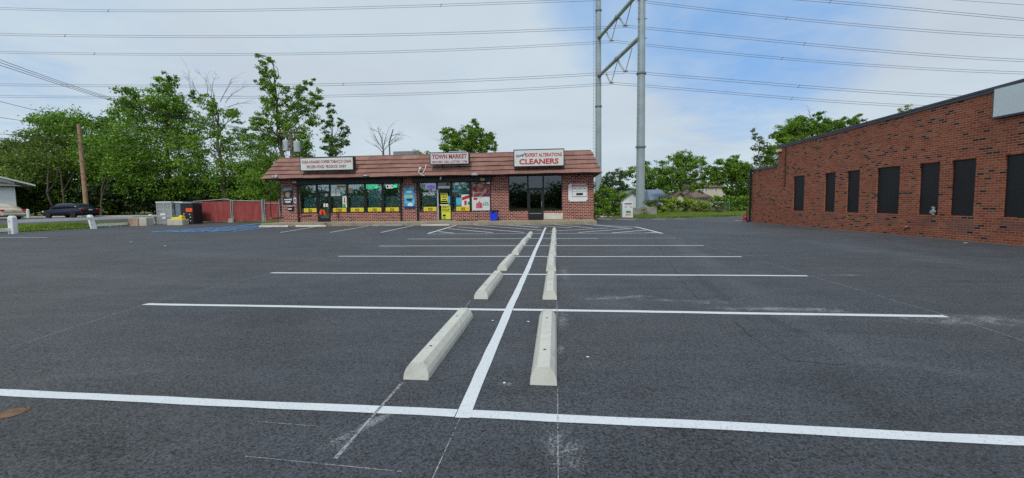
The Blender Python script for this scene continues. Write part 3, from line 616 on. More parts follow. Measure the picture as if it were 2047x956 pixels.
# things fixed or stuck on the store front --------------------------------
def board(name, label, cat, x0, x1, z0, z1, y, mat, th=.01, group=None, deco=None, rim=None):
    t = thing(name, label, cat, ((x0+x1)/2, y, z0), group=group)
    MB().box(x0, x1, y, y+th, z0, z1).build('panel', mat, t)
    if deco:
        m = MB(); deco(m, x0, x1, z0, z1, y-.004); m.build('print', parent=t)
    return t
def sticker_deco(m, x0, x1, z0, z1, y):
    m.mat('dark_letter'); w_ = x1-x0; h_ = z1-z0
    for u0, u1 in ((.33, .42), (.44, .5), (.52, .6), (.62, .67)): m.quad((x0+u0*w_, y, z0+.52*h_), (x0+u1*w_, y, z0+.52*h_), (x0+u1*w_, y, z0+.8*h_), (x0+u0*w_, y, z0+.8*h_))
    for u0, u1 in ((.34, .4), (.42, .52), (.54, .66)): m.quad((x0+u0*w_, y, z0+.18*h_), (x0+u1*w_, y, z0+.18*h_), (x0+u1*w_, y, z0+.42*h_), (x0+u0*w_, y, z0+.42*h_))
    m.mat('tan')
    for u in (.1, .8): disc_xz(m, x0+(u+.05)*w_, z0+.5*h_, .05*w_, .22*h_, y, 10)
for lab, a, b in (('leftmost window of the market', 606, 631), ('window right of the first door', 664.6, 691), ('third window from the left of the market', 700, 725.6), ('window under the green KRATOM sign', 734.6, 761), ('window under the CBD leaf sign', 770, 796), ('window under the SMOKE sign', 846, 873), ('window right of the yellow lettered door', 911.5, 938.5)):
    x0, x1 = F2(a, b); board('yellow_sticker', 'yellow sticker at the foot of the '+lab, 'sticker', x0, x1, .90, 1.21, FY+.045, 'yellow', .006, 'yellow stickers along the shop windows', sticker_deco)
# roof signs
def sign(name, label, pxs, pys, face, texts, y=27.86, th=.34):
    x0, x1 = fx(pxs[0], y, pys[0]), fx(pxs[1], y, pys[1]); z0 = (fz(pxs[0], pys[1], y)+fz(pxs[1], pys[3], y))/2 if len(pys) > 2 else fz(pxs[1], pys[1], y); z1 = fz(pxs[0], pys[0], y)
    t = thing(name, label, 'sign', ((x0+x1)/2, y, z0)); e = .05
    m = MB().box(x0-e, x1+e, y, y+th, z0-e, z1+e); m.box(x0-e, x1+e, y-.03, y-.001, z1, z1+e); m.box(x0-e, x1+e, y-.03, y-.001, z0-e, z0); m.box(x0-e, x0, y-.03, y-.001, z0, z1); m.box(x1, x1+e, y-.03, y-.001, z0, z1)
    m.build('frame', 'black_frame', t); MB().box(x0, x1, y-.02, y-.002, z0, z1).build('face', face, t)
    for q in (.28, .72):
        bx = x0+(x1-x0)*q; MB().tube([(bx, y+.1, z0-.02), (bx+.03, y+.45, z0-.2)], .035, 5).build('bracket', 'black_frame', t)
    W, Hh = x1-x0, z1-z0
    for (s_, u0, u1, v0, v1, mt, sh, bo, ri) in texts:
        m = MB(); lettering(m, s_, x0+u0*W, x0+u1*W, z0+v0*Hh, z0+v1*Hh, y-.03, sh, bo, ri*Hh); m.build('lettering', mt, t)
    return t
sign('shop_sign', 'white sign listing soda, hoagies and coffee in red, leftmost on the roof', (600.7, 706), (317, 338.6), 'sign_face',
     [('SODA HOAGIES COFFEE TOBACCO CIGAR', .025, .975, .56, .80, 'dull_red_letter', 0, .022, 0), ('FROZEN FOOD  PRODUCE  DAIRY', .12, .88, .15, .40, 'dull_red_letter', 0, .022, 0)])
sign('shop_sign', 'grey white TOWN MARKET sign with red letters in the middle of the roof', (860.6, 936.5), (306.6, 326.7), 'sign_face_grey',
     [('TOWN MARKET', .04, .96, .45, .88, 'dull_red_letter', 0, .03, 0), ('GROCERY  DELI  LOTTERY  ATM', .04, .96, .08, .28, 'dull_red_letter', 0, .02, 0)])
sign('shop_sign', 'large white CLEANERS sign with blue script, rightmost on the roof', (1028, 1126.5), (301, 330.5), 'sign_face',
     [("Young's", .03, .24, .48, .70, 'blue_letter', .35, .03, .16), ('EXPERT ALTERATIONS', .23, .97, .57, .80, 'red_letter', 0, .025, 0), ('CLEANERS', .10, .90, .10, .45, 'red_letter', 0, .035, 0)])
# roof lamps, cameras, conduit
def flood(px, py, Y, label, col='black_box'):
    p = atY(px, py, Y); t = thing('flood_lamp', label, 'lamp', tuple(p))
    MB().box(p[0]-.22, p[0]+.22, Y-.12, Y+.05, p[2]-.06, p[2]+.05).build('housing', col, t, bevel=.02)
    MB().box(p[0]-.12, p[0]+.12, Y-.14, Y-.01, p[2]+.055, p[2]+.10).build('lens', 'white', t); MB().tube([(p[0], Y+.04, p[2]), (p[0], Y+.25, p[2]-.05)], .025, 5).build('arm', 'black_frame', t)
flood(732, 353.5, 27.8, 'black flood lamp at the roof edge above the KRATOM window'); flood(949, 349, 27.8, 'pale flood lamp at the roof edge above the market poster window', 'alu')
p = atY(551, 353, 27.75); t = thing('security_light', 'small white twin head light at the left end of the roof edge', 'lamp', tuple(p))
MB().tube([(p[0]-.12, 27.72, p[2]+.02), (p[0]-.2, 27.55, p[2]-.06)], [.06, .09], 10).build('lamp_head', 'alu', t); MB().tube([(p[0]+.08, 27.72, p[2]+.06), (p[0]+.14, 27.55, p[2])], [.06, .09], 10).build('lamp_head', 'white', t)
MB().box(p[0]-.1, p[0]+.1, 27.72, 27.84, p[2]-.03, p[2]+.05).build('mount', 'black_frame', t)
p = atY(844, 340, 27.8); t = thing('wall_camera', 'white camera with looping white cable on the roof left of the market sign', 'camera', tuple(p))
MB().tube([(p[0]-.15, 28.1, p[2]+.12), (p[0]-.2, 27.9, p[2]+.14)], [.07, .08], 10).build('camera_body', 'white', t)
pts = [(p[0]+.12, 28.3, p[2]+.4), (p[0]+.12, 28.1, p[2]+.1), (p[0]+.02, 27.95, p[2]-.15), (p[0]-.15, 27.82, p[2]-.28), (p[0]-.28, 27.85, p[2]-.1), (p[0]-.24, 28.0, p[2]+.05), (p[0]-.15, 28.05, p[2]+.12)]
MB().tube(pts, .022, 5).build('cable', 'white', t); pts = [(p[0]-.15, 27.84, p[2]-.28), (p[0]+.0, 27.82, p[2]-.36), (p[0]+.15, 27.83, p[2]-.38)]; MB().tube(pts, .02, 5).build('cable', 'white', t)
for px, py, lb in ((596.5, 364, 'small tan box on the shutter housing at its left end'), (967, 358.5, 'small tan box on the shutter housing near the brick pier')):
    x, z = fx(px), fz(px, py, FY-.4); o = MB().box(x-.15, x+.15, FY-.40, FY-.345, z-.09, z+.09).build('alarm_box', 'tan', bevel=.01); tag(o, lb, 'box')
p = atY(881, 355, 28.3); t = thing('dome_camera', 'small white camera hanging under the roof edge over the market door', 'camera', (p[0], 28.3, 3.3))
MB().tube([(p[0], 28.3, 3.3), (p[0], 28.3, 3.2)], .05, 8).build('mount', 'white', t); MB().tube([(p[0], 28.3, 3.2), (p[0], 28.24, 3.12)], [.08, .05], 8).build('camera_body', 'white', t)
# green KRATOM and CBD, SMOKE
x0, x1 = F2(733, 754); t = thing('window_sign', 'green lit KRATOM sign at the top of a shop window', 'sign', (x0, FY+.045, 2.5)); m = MB(); lettering(m, 'KRATOM', x0-.02, x1+.03, 2.56, 2.86, FY+.048, 0, .03); m.build('lettering', 'green_glow', t)

x0, x1 = F2(771.5, 787); t = thing('window_sign', 'lit white CBD sign with green leaf at the top of a shop window', 'sign', (x0, FY+.045, 2.5)); m = MB(); lettering(m, 'CBD', x0, x1, 2.56, 2.84, FY+.045, 0, .03); m.build('lettering', 'white_glow', t)
lx = fx(790.5); m = MB()
for a in (-60, -30, 0, 30, 60, 100, -100):
    r_ = math.radians(a); L_ = .2 if abs(a) < 50 else .14; ex, ez = lx+L_*math.sin(r_), 2.66+L_*math.cos(r_); nx_, nz_ = .045*math.cos(r_), -.045*math.sin(r_); cx_, cz_ = lx+L_*.5*math.sin(r_), 2.66+L_*.5*math.cos(r_)
    m.quad((lx, FY+.045, 2.66), (cx_+nx_, FY+.045, cz_+nz_), (ex, FY+.045, ez), (cx_-nx_, FY+.045, cz_-nz_))
m.build('leaf_emblem', 'green_glow', t)
x0, x1 = F2(846, 869); t = thing('window_sign', 'white SMOKE lettering on the window beside the market door', 'sign', (x0, FY+.045, 2.0)); m = MB(); lettering(m, 'SMOKE', x0, x1, 2.0, 2.24, FY+.045, 0, .025, .05); m.build('lettering', 'white', t)
disc_xz(MB(), fx(862), 2.62, .3, .14, FY+.05).build('purple_disc', 'purple_glow', t)
# papers in windows
def paper(lab, px0, px1, py0, py1, mat, y=FY+.048, nm='paper_notice', deco=None):
    return board(nm, lab, 'notice', fx(px0), fx(px1), fz(px0, py1), fz(px0, py0), y, mat, .004, deco=deco)
paper('blank white paper taped high in the window right of the first door', 661, 680, 381, 392, 'white'); paper('narrow tan strip at the top of the window right of the first door', 673.5, 692, 371, 376, 'tan')
paper('tan note at the top left of the third market window', 696, 704.5, 376, 386, 'tan'); paper('small white sheet on the glass of the first door', 645.5, 654, 407, 414, 'white')
x, z = fx(643), fz(643, 425.5); t = thing('round_sticker', 'round orange red sticker at the foot of the first door', 'sticker', (x, FY+.02, z)); disc_xz(MB(), x, z, .235, .235, FY+.024).build('disc', 'orange', t)
m = MB()
for k in range(4): m.box(x-.12+.07*k, x-.08+.07*k, FY+.018, FY+.021, z-.12, z+.14-.03*abs(k-1.5))
m.box(x-.12, x+.13, FY+.0185, FY+.0215, z-.13, z-.0).build('hand_symbol', 'red', t)
def bottle_deco(m, x0, x1, z0, z1, y):
    w_ = x1-x0; h_ = z1-z0; m.mat('green'); m.quad((x0+.1*w_, y, z0), (x0+.7*w_, y, z0), (x0+.7*w_, y, z0+.3*h_), (x0+.1*w_, y, z0+.3*h_)); m.mat('yellow'); disc_xz(m, x0+.75*w_, z0+.45*h_, .25*w_, .15*h_, y-.002, 12); m.mat('navy'); m.quad((x0+.3*w_, y, z0+.4*h_), (x0+.5*w_, y, z0+.4*h_), (x0+.6*w_, y, z0+.85*h_), (x0+.4*w_, y, z0+.85*h_))
paper('narrow green and white picture at the right edge of the window by the first door', 684, 692.5, 392, 415, 'white', deco=bottle_deco)
# door 2 notices
def sale(m, x0, x1, z0, z1, y):
    m.mat('dark_letter'); lettering(m, 'SALE', x0+.06, x1-.06, z0+(z1-z0)*.5, z0+(z1-z0)*.8, y, 0, .02)
    m.mat('black'); m.quad((x0+.02, y, z1-.1), (x1-.02, y, z1-.1), (x1-.02, y, z1-.03), (x0+.02, y, z1-.03)); m.quad((x0+.02, y, z0+.03), (x1-.02, y, z0+.03), (x1-.02, y, z0+.14), (x0+.02, y, z0+.14)); m.quad((x0+.1, y, z0+.2), (x1-.1, y, z0+.2), (x1-.1, y, z0+.26), (x0+.1, y, z0+.26))
paper('yellow sale notice on the upper glass of the market door', 881, 895, 386.5, 405.5, 'lime_yellow', FY+.012, 'door_notice', sale)
def ebt(m, x0, x1, z0, z1, y):
    H_ = z1-z0; m.mat('dark_letter'); lettering(m, 'EBT', x0+.08, x1-.08, z0+.80*H_, z0+.96*H_, y, 0, .03); lettering(m, 'SNAP', x0+.05, x1-.05, z0+.60*H_, z0+.76*H_, y, 0, .03); lettering(m, 'ACCEPTED', x0+.07, x1-.07, z0+.50*H_, z0+.57*H_, y, 0, .01)
    m.mat('black'); m.quad((x0+.08, y, z0+.05*H_), (x0+.3, y, z0+.05*H_), (x0+.3, y, z0+.12*H_), (x0+.08, y, z0+.12*H_)); m.quad((x0+.08, y, z0+.2*H_), (x0+.32, y, z0+.2*H_), (x0+.3, y, z0+.33*H_), (x0+.1, y, z0+.36*H_))
paper('yellow EBT SNAP poster on the lower half of the market door', 882, 900, 411, 438.5, 'lime_yellow', FY+.01, 'door_poster', ebt)
paper('small blue and white sheet beside the yellow sale notice on the door', 895.3, 899.5, 392, 407, 'cyan', FY+.014)
paper('white strip across the market door above the yellow poster', 879, 897, 408.8, 410.8, 'white', FY+.016)
paper('pale picture sheet in the glass above the market door', 875.5, 899.5, 372, 377, 'white', FY+.05)
# window 902-940 contents
paper('pale teal strip high in the window right of the market door', 903, 918, 380, 384, 'cyan'); paper('dark notice below the teal strip right of the market door', 904, 917, 385, 393, 'dark_photo')
paper('light blue sheet in the window right of the market door', 911.5, 921, 395, 411, 'cyan')
def redgreen(m, x0, x1, z0, z1, y):
    w_ = x1-x0; h_ = z1-z0; m.mat('red'); m.quad((x0+.05*w_, y, z0+.5*h_), (x0+.95*w_, y, z0+.7*h_), (x0+.95*w_, y, z0+.97*h_), (x0+.05*w_, y, z0+.75*h_)); m.quad((x0+.35*w_, y-.002, z0+.1*h_), (x0+.6*w_, y-.002, z0+.1*h_), (x0+.64*w_, y-.002, z0+.48*h_), (x0+.33*w_, y-.002, z0+.48*h_)); m.mat('green'); m.quad((x0+.74*w_, y, z0+.12*h_), (x0+.94*w_, y, z0+.12*h_), (x0+.97*w_, y, z0+.4*h_), (x0+.72*w_, y, z0+.4*h_))
paper('white poster with red band and red and green cups in a market window', 922, 939, 389, 413, 'white', nm='window_poster', deco=redgreen)
def meat(m, x0, x1, z0, z1, y):
    m.mat('white'); lettering(m, 'SIGNATURE', x0+.08, x0+.75, z0+.22, z0+.32, y, 0, .01); m.mat('navy'); m.quad((x0+.6*(x1-x0), y, z0+.02), (x1-.02, y, z0+.02), (x1-.02, y, z0+.22), (x0+.8*(x1-x0), y, z0+.1))
def drink(m, x0, x1, z0, z1, y):
    w_ = x1-x0; h_ = z1-z0; m.mat('pink_red')
    for u, s_ in ((.3, .8), (.42, .95), (.53, .8)): m.quad((x0+(u-.07)*w_, y, z0+.2*h_), (x0+(u+.06)*w_, y, z0+.2*h_), (x0+(u+.06)*w_, y, z0+.62*h_*s_), (x0+(u+.02)*w_, y, z0+.75*h_*s_), (x0+(u-.03)*w_, y, z0+.75*h_*s_), (x0+(u-.07)*w_, y, z0+.62*h_*s_))
    m.mat('red'); disc_xz(m, x0+.2*w_, z0+.87*h_, .12*w_, .09*h_, y); m.mat('navy'); lettering(m, '2 for', x0+.64*w_, x0+.92*w_, z0+.52*h_, z0+.66*h_, y, 0, .01); lettering(m, '$4.00', x0+.64*w_, x0+.95*w_, z0+.36*h_, z0+.5*h_, y, 0, .01)
paper('dark red food photo poster in the window beside the brick pier', 943, 978.5, 368, 393.5, 'meat_photo', FY+.05, 'window_poster', meat)
paper('white drinks poster with pink bottles and price below the red food poster', 943, 978.8, 394, 422.2, 'sign_face', FY+.05, 'window_poster', drink)
# pier posters
def lotto(m, x0, x1, z0, z1, y):
    w_ = x1-x0; h_ = z1-z0; m.mat('yellow'); lettering(m, 'LOTTERY', x0+.1*w_, x0+.9*w_, z0+.5*h_, z0+.62*h_, y, 0, .03); m.mat('white'); m.quad((x0+.25*w_, y, z0+.75*h_), (x0+.75*w_, y, z0+.75*h_), (x0+.75*w_, y, z0+.83*h_), (x0+.25*w_, y, z0+.83*h_)); m.mat('navy'); m.quad((x0+.25*w_, y, z0+.36*h_), (x0+.75*w_, y, z0+.36*h_), (x0+.75*w_, y, z0+.46*h_), (x0+.25*w_, y, z0+.46*h_)); m.quad((x0, y, z0), (x1, y, z0), (x1, y, z0+.1*h_), (x0, y, z0+.1*h_)); m.mat('white'); m.quad((x0+.3*w_, y, z0+.12*h_), (x0+.85*w_, y, z0+.12*h_), (x0+.7*w_, y, z0+.28*h_), (x0+.4*w_, y, z0+.26*h_))
board('framed_poster', 'bright blue poster in a dark frame on the brick pier between shop fronts', 'poster', fx(808), fx(829.5), 1.12, 2.62, FY-.05, 'lotto_photo', .045, deco=lotto)
def delip(m, x0, x1, z0, z1, y):
    w_ = x1-x0; h_ = z1-z0; m.mat('white'); lettering(m, 'MILITARY &', x0+.25*w_, x0+.75*w_, z0+.88*h_, z0+.93*h_, y, 0, .01); lettering(m, 'MILITARY DISCOUNT', x0+.06*w_, x0+.94*w_, z0+.8*h_, z0+.86*h_, y, 0, .01); m.mat('tan'); disc_xz(m, x0+.5*w_, z0+.55*h_, .22*w_, .14*h_, y); m.mat('white'); m.quad((x0+.2*w_, y, z0+.24*h_), (x0+.85*w_, y, z0+.24*h_), (x0+.9*w_, y, z0+.3*h_), (x0+.15*w_, y, z0+.3*h_)); m.quad((x0+.25*w_, y, z0+.1*h_), (x0+.75*w_, y, z0+.1*h_), (x0+.75*w_, y, z0+.18*h_), (x0+.25*w_, y, z0+.18*h_))
board('framed_poster', 'dark poster with white heading on the leftmost brick pier', 'poster', fx(565.5), fx(586.5), 1.52, 2.83, FY-.04, 'dark_photo', .035, deco=delip)
def hc(m, x0, x1, z0, z1, y): m.mat('blue_letter'); m.quad((x0+.04, y, z0+.05), (x1-.04, y, z0+.05), (x1-.04, y, z0+.3), (x0+.04, y, z0+.3))
board('small_plate', 'small white and blue plate on the brick beside the dark poster', 'sign', fx(587.5), fx(592.5), 1.62, 2.0, FY-.03, 'white', .02, deco=hc)
x = fx(581.5); t = thing('mailbox', 'black mailbox with white lid below the dark poster', 'mailbox', (x, FY-.1, 1.2)); MB().box(x-.2, x+.2, FY-.16, FY-.002, 1.1, 1.33).build('box', 'black_box', t, bevel=.02)
MB().box(x-.2, x+.2, FY-.18, FY-.01, 1.335, 1.42).build('lid', 'alu', t, bevel=.02); MB().box(x-.15, x+.15, FY-.175, FY-.162, 1.14, 1.22).build('plate', 'white', t)
# warning sign
x0, x1 = fx(1136), fx(1174.5); z0, z1 = fz(1150, 403), fz(1150, 367); e = .12
m = MB().prism([(x0+e, z0), (x1-e, z0), (x1, z0+e), (x1, z1-e), (x1-e, z1), (x0+e, z1), (x0, z1-e), (x0, z0+e)], FY-.04, FY-.004)
t = thing('wall_board', 'blank white board with cut corners behind the WARNING sign', 'board', (x0, FY, z0)); m.build('panel', 'white', t)
def warn(m, x0, x1, z0, z1, y):
    w_ = x1-x0; h_ = z1-z0; m.mat('red'); m.quad((x0, y+.002, z0+.72*h_), (x1, y+.002, z0+.72*h_), (x1, y+.002, z1), (x0, y+.002, z1)); m.mat('white'); lettering(m, 'WARNING', x0+.04*w_, x0+.96*w_, z0+.82*h_, z0+.97*h_, y-.002, 0, .02); m.quad((x0+.06*w_, y, z0+.755*h_), (x0+.94*w_, y, z0+.755*h_), (x0+.94*w_, y, z0+.785*h_), (x0+.06*w_, y, z0+.785*h_))
    m.mat('black')
    for u in (.08, .42, .74): m.quad((x0+u*w_, y, z0+.57*h_), (x0+(u+.15)*w_, y, z0+.57*h_), (x0+(u+.15)*w_, y, z0+.61*h_), (x0+u*w_, y, z0+.61*h_))
    m.quad((x0+.27*w_, y, z0+.1*h_), (x0+.72*w_, y, z0+.1*h_), (x0+.72*w_, y, z0+.27*h_), (x0+.27*w_, y, z0+.27*h_))
    for a, b, c, d in ((0, 1, 0, .02), (0, .02, 0, .72), (.98, 1, 0, .72), (.30, .315, .45, .68), (.64, .655, .45, .68), (.03, .97, .37, .38)): m.quad((x0+a*w_, y, z0+c*h_), (x0+b*w_, y, z0+c*h_), (x0+b*w_, y, z0+d*h_), (x0+a*w_, y, z0+d*h_))
board('warning_sign', 'red and white WARNING towing sign on the white board', 'sign', fx(1144), fx(1173.5), fz(1160, 393.3), fz(1160, 366), FY-.056, 'white', .014, deco=warn)
x0, x1 = fx(1087), fx(1125); o = MB().box(x0, x1, FY-.03, FY-.004, fz(1100, 438.6), fz(1100, 426)).build('wall_patch', 'cream_rough', bevel=.01); tag(o, 'cream rough panel under the right shop window of the cleaners', 'panel')
# bin
x = fx(987.3, 28.2, 430); t = thing('trash_bin', 'bright blue trash bin with black liner on the sidewalk', 'bin', (x, 28.2, SZ))
MB().loft([[(x-.21, 28.0, SZ), (x+.21, 28.0, SZ), (x+.21, 28.4, SZ), (x-.21, 28.4, SZ)], [(x-.26, 27.95, SZ+.62), (x+.26, 27.95, SZ+.62), (x+.26, 28.45, SZ+.62), (x-.26, 28.45, SZ+.62)]]).build('bucket', 'blue_bin', t, bevel=.02)
rg = []
for i, (rr, z) in enumerate(((.285, .55), (.31, .64), (.30, .72), (.2, .70), (.12, .66))): rg.append([(x+rr*math.cos(a)*(1+.1*math.sin(a*5+i)), 28.2+rr*.95*math.sin(a), SZ+z+.03*math.sin(a*4+i)) for a in np.linspace(0, 2*math.pi, 16, endpoint=False)])
MB().loft(rg).build('liner_bag', 'bag', t)
# mat on sidewalk
p = atZ(932, 442, SZ); o = MB().box(p[0]-.75, p[0]+.75, 28.2, 28.6, SZ+.002, SZ+.02).build('floor_mat', 'black'); tag(o, 'dark flat mat lying on the sidewalk below the market window', 'mat')
# rooftop unit and stuff
p0, p1 = atY(791, 309, 36), atY(831, 303.5, 36); o = MB().box(p0[0], p1[0], 35.4, 37, TZ, p1[2]).build('roof_unit', 'galv_dark', bevel=.03); tag(o, 'low grey metal unit on the store roof', 'roof unit')
p0, p1 = atY(900, 306, 37), atY(935, 304.5, 37); o = MB().box(p0[0], p1[0], 36.4, 38, TZ, p1[2]+.05).build('roof_vent', 'galv', bevel=.03); tag(o, 'long pale metal box on the roof behind the TOWN MARKET sign', 'roof unit')

# ------------------------------------------------------------------ wheel stops
def stop_mesh(x0, y0, seedz):
    L_, n = 1.83, 14; prof = [(-.105, 0), (-.102, .045), (-.087, .085), (-.049, .135), (.049, .135), (.087, .085), (.102, .045), (.105, 0)]
    rings = []
    for i in range(n+1):
        t_ = i/n; y = L_*t_
        rings.append([(px_, (y+(.04*(pz/.135) if i == 0 else (-.04*(pz/.135) if i == n else 0))), pz) for px_, pz in prof])
    return rings
stop = local(thing('wheel_stop', 'x', 'wheel stop', (-1.13, 3.16, 0), group='concrete wheel stops along the centre line'))
sm = MB().loft(stop_mesh(0, 0, 0)); sb = sm.build('concrete_block', 'stop_concrete', stop, bevel=0.0025)
for yy in (.42, 1.42):
    MB().tube([(0, yy, .128), (0, yy, .1365)], .014, 10).build('pin_hole', 'black', stop)
labels = ['nearest', 'second', 'third', 'fourth', 'fifth', 'sixth', 'farthest']
place = []
for k in range(6): place.append((-1.13-.002*k+(.02 if k % 2 else 0), [3.16, 5.98, 8.55, 11.15, 13.95, 16.75][k], 'L', k))
for k in range(7): place.append((-.105+[0, .005, -.005, 0, .01, 0, .01][k], [3.14, 6.0, 8.5, 11.05, 13.95, 16.75, 19.55][k], 'R', k))
for x, y, s_, k in place:
    side = 'left' if s_ == 'L' else 'right'; which = labels[k] if not (s_ == 'L' and k == 5) else 'farthest'
    lab = f'{which} pale concrete wheel stop in the row {side} of the white centre line'
    if s_ == 'L' and k == 0: stop.location = (x, y, 0); stop['label'] = lab; continue
    dup(stop, (x, y, LZ+.001 if y > 19 else 0), rnd.uniform(-.006, .006), lab)
# stops in front of the store
def slab(label, a, b, py, Y, mat='block_concrete'):
    xa, xb = fx(a, Y, py), fx(b, Y, py); zb = G((xa+xb)/2, Y); t = MB()
    rings = [[(xx, Y+dy, zb+dz) for dy, dz in ((-.1, 0), (-.07, .11), (.07, .11), (.1, 0))] for xx in np.linspace(xa, xb, 8)]
    o = t.loft(rings).build('kerb_stop', mat, bevel=.01); tag(o, label, 'wheel stop')
slab('white concrete stop at the blue bay before the store corner', 519, 577, 452, 26.2, 'cream_rough'); slab('white concrete stop in front of the first store door', 592, 652, 451, 26.2, 'cream_rough')
slab('worn concrete stop in front of the yellow lettered market door', 842, 899, 448, 26.3); slab('worn low concrete stop before the KRATOM and CBD windows', 745, 806, 449, 26.35, 'old_concrete')
# manhole
x, y = g(22, 826); t = thing('manhole_cover', 'rusty round iron cover set in the asphalt at the left edge', 'manhole cover', (x, y, 0))
def disc(m, r0, z, r1=0, n=32): m.quad(*[(x+r0*math.cos(2*math.pi*k/n), y+r0*math.sin(2*math.pi*k/n), z) for k in range(n)])
simple('rust', (0.15, 0.085, 0.05), 0.8, var=.5, scale=12); m = MB(); disc(m, .07, .006); m.build('lid', 'rust', t)
m = MB(); n = 32
for k in range(n):
    a, b = 2*math.pi*k/n, 2*math.pi*(k+1)/n; m.quad(*[(x+r_*math.cos(q), y+r_*math.sin(q), z_) for r_, q, z_ in ((.09, a, .004), (.09, b, .004), (.073, b, .009), (.073, a, .009))])
m.build('ring', 'rust', t)

# ------------------------------------------------------------------ brick hall at the right
HA = np.array([12.55, 28.3]); HB = np.array([13.35, 13.3]); tv = (HB-HA)/np.hypot(*(HB-HA)); hrz = math.atan2(tv[1], tv[0])
hall = local(thing('brick_hall', 'long orange brick building with blacked out windows along the lot', 'building', (HA[0], HA[1], 0), hrz))
wins = [(4.17, 5.10), (6.62, 7.33), (8.05, 8.78), (9.68, 10.76), (11.57, 12.33), (12.74, 13.51), (14.33, 15.35), (17.3, 18.3), (20, 21)]
ZS, ZH = .81, 2.65
def topz(u): return 4.33+.024*(u-2.7)
wm_ = MB(); hh = [(a, b, ZS, ZH) for a, b in wins]
wall_front(wm_, 2.68, 26, 0, 3.6, hh, 0, .14)
wm_.quad((2.68, 0, 3.6), (26, 0, 3.6), (26, 0, topz(26)), (2.68, 0, topz(2.68))); wm_.quad((-.1, 0, 0), (2.68, 0, 0), (2.68, 0, 3.28), (-.1, 0, 3.28))
wm_.quad((-.1, 0, 0), (-.1, 16, 0), (-.1, 16, 3.28), (-.1, 0, 3.28)); wm_.quad((2.68, 0, 3.2), (2.68, 16, 3.2), (2.68, 16, topz(2.7)), (2.68, 0, topz(2.7)))
wm_.quad((26, 0, 0), (26, 16, 0), (26, 16, topz(26)), (26, 0, topz(26))); wm_.quad((-.1, 16, 0), (26, 16, 0), (26, 16, 4.3), (-.1, 16, 4.3))
wm_.build('wall', 'hall_brick', hall)
rr = MB(); rr.quad((2.68, 0.1, topz(2.7)), (26, .1, topz(26)), (26, 16, topz(26)), (2.68, 16, topz(2.7))); rr.quad((-.1, .1, 3.28), (2.68, .1, 3.28), (2.68, 16, 3.28), (-.1, 16, 3.28)); rr.build('roof', 'grey_shingle', hall)
simple('coping_metal', (0.085, 0.088, 0.115), 0.45, 0.2, var=.15)
cp = MB(); k0, k1 = 2.62, 26.1
for (ya, yb2, za, zb) in ((-.05, .3, .0, .09), (-.075, .3, .09, .15)):
    cp.loft([[(u, ya, topz(u)+za), (u, yb2, topz(u)+za), (u, yb2, topz(u)+zb), (u, ya, topz(u)+zb)] for u in (k0, k1)])
cp.box(-.16, 2.6, -.06, .3, 3.28, 3.38); cp.build('coping', 'coping_metal', hall)
for i, (a, b) in enumerate(wins[:8]):
    wv = MB(); wv.box(a+.003, b-.003, .06, .1, ZS+.003, ZH-.003); wn_ = wv.build('window', 'black_panel', hall)
    fr = MB(); fr.box(a+.003, a+.04, .035, .058, ZS+.003, ZH-.003).box(b-.04, b-.003, .035, .058, ZS+.003, ZH-.003).box(a+.042, b-.042, .035, .058, ZH-.04, ZH-.003); fr.build('frame', 'black_frame', wn_)
    MB().box(a-.06, b+.06, -.035, .13, ZS-.115, ZS-.002).build('sill', 'stained_brick', wn_, bevel=.006)
    if i > 2 or i in (0, 1):
        m = MB(); mm = (a+b)/2; z0 = .42 if i != 5 else .25
        m.quad((a-.05, -.003, z0), (b+.02, -.003, z0), (b+.02, -.003, ZS-.13), (a-.05, -.003, ZS-.13)); m.build('painted_patch', 'stained_brick', hall)
# attached things
def onhall(u, y, z): c, s_ = math.cos(hrz), math.sin(hrz); return (HA[0]+u*c-y*s_, HA[1]+u*s_+y*c, z)
t = local(thing('roof_sign', 'blank pale sign box in a dark frame high on the brick hall', 'sign', onhall(14.02, 0, 3.8), hrz))
MB().box(0, 4.2, -.14, -.01, -.03, .88).build('frame', 'coping_metal', t); MB().box(.04, 4.15, -.152, -.142, .02, .84).build('face', 'sign_blank', t)
t = local(thing('downspout', 'black downspout at the far corner of the brick hall', 'downspout', onhall(-.1, -.1, 0), hrz)); MB().box(-.06, .05, -.06, .06, .05, 3.2).build('pipe', 'black_frame', t, bevel=.01)
MB().box(-.1, .09, -.1, .08, 3.2, 3.36).build('hopper', 'black_frame', t); MB().box(-.065, .055, -.2, .05, .02, .1).build('outlet', 'black_frame', t)
t = local(thing('wall_light', 'small tan light box at the roof corner of the brick hall', 'lamp', onhall(2.95, 0, 4.2), hrz)); MB().box(-.16, .16, -.2, -.005, -.09, .07).build('housing', 'tan', t, bevel=.02); MB().box(-.13, .13, -.21, -.202, -.07, .03).build('lens', 'white', t)
t = local(thing('conduit', 'thin dark conduit running down the brick near the first black window', 'conduit', onhall(3.45, 0, 2.2), hrz)); MB().tube([(0, -.03, 0), (0, -.03, 2.1)], .02, 6).build('pipe', 'black_frame', t); MB().tube([(0, -.03, 0), (-.06, -.05, -.03)], .03, 6).build('elbow', 'black_frame', t)
t = local(thing('gas_meter', 'small pale meter fitting at the foot of the fifth black window', 'meter', onhall(12.2, 0, .82), hrz)); MB().tube([(0, .02, .1), (0, -.1, .1)], .065, 12).build('dial', 'alu', t); MB().tube([(0, -.03, .0), (0, -.03, .22)], .035, 8).build('stem', 'galv', t); MB().tube([(0, -.02, .22), (0, -.06, .27)], [.05, .03], 8).build('cap', 'alu', t)
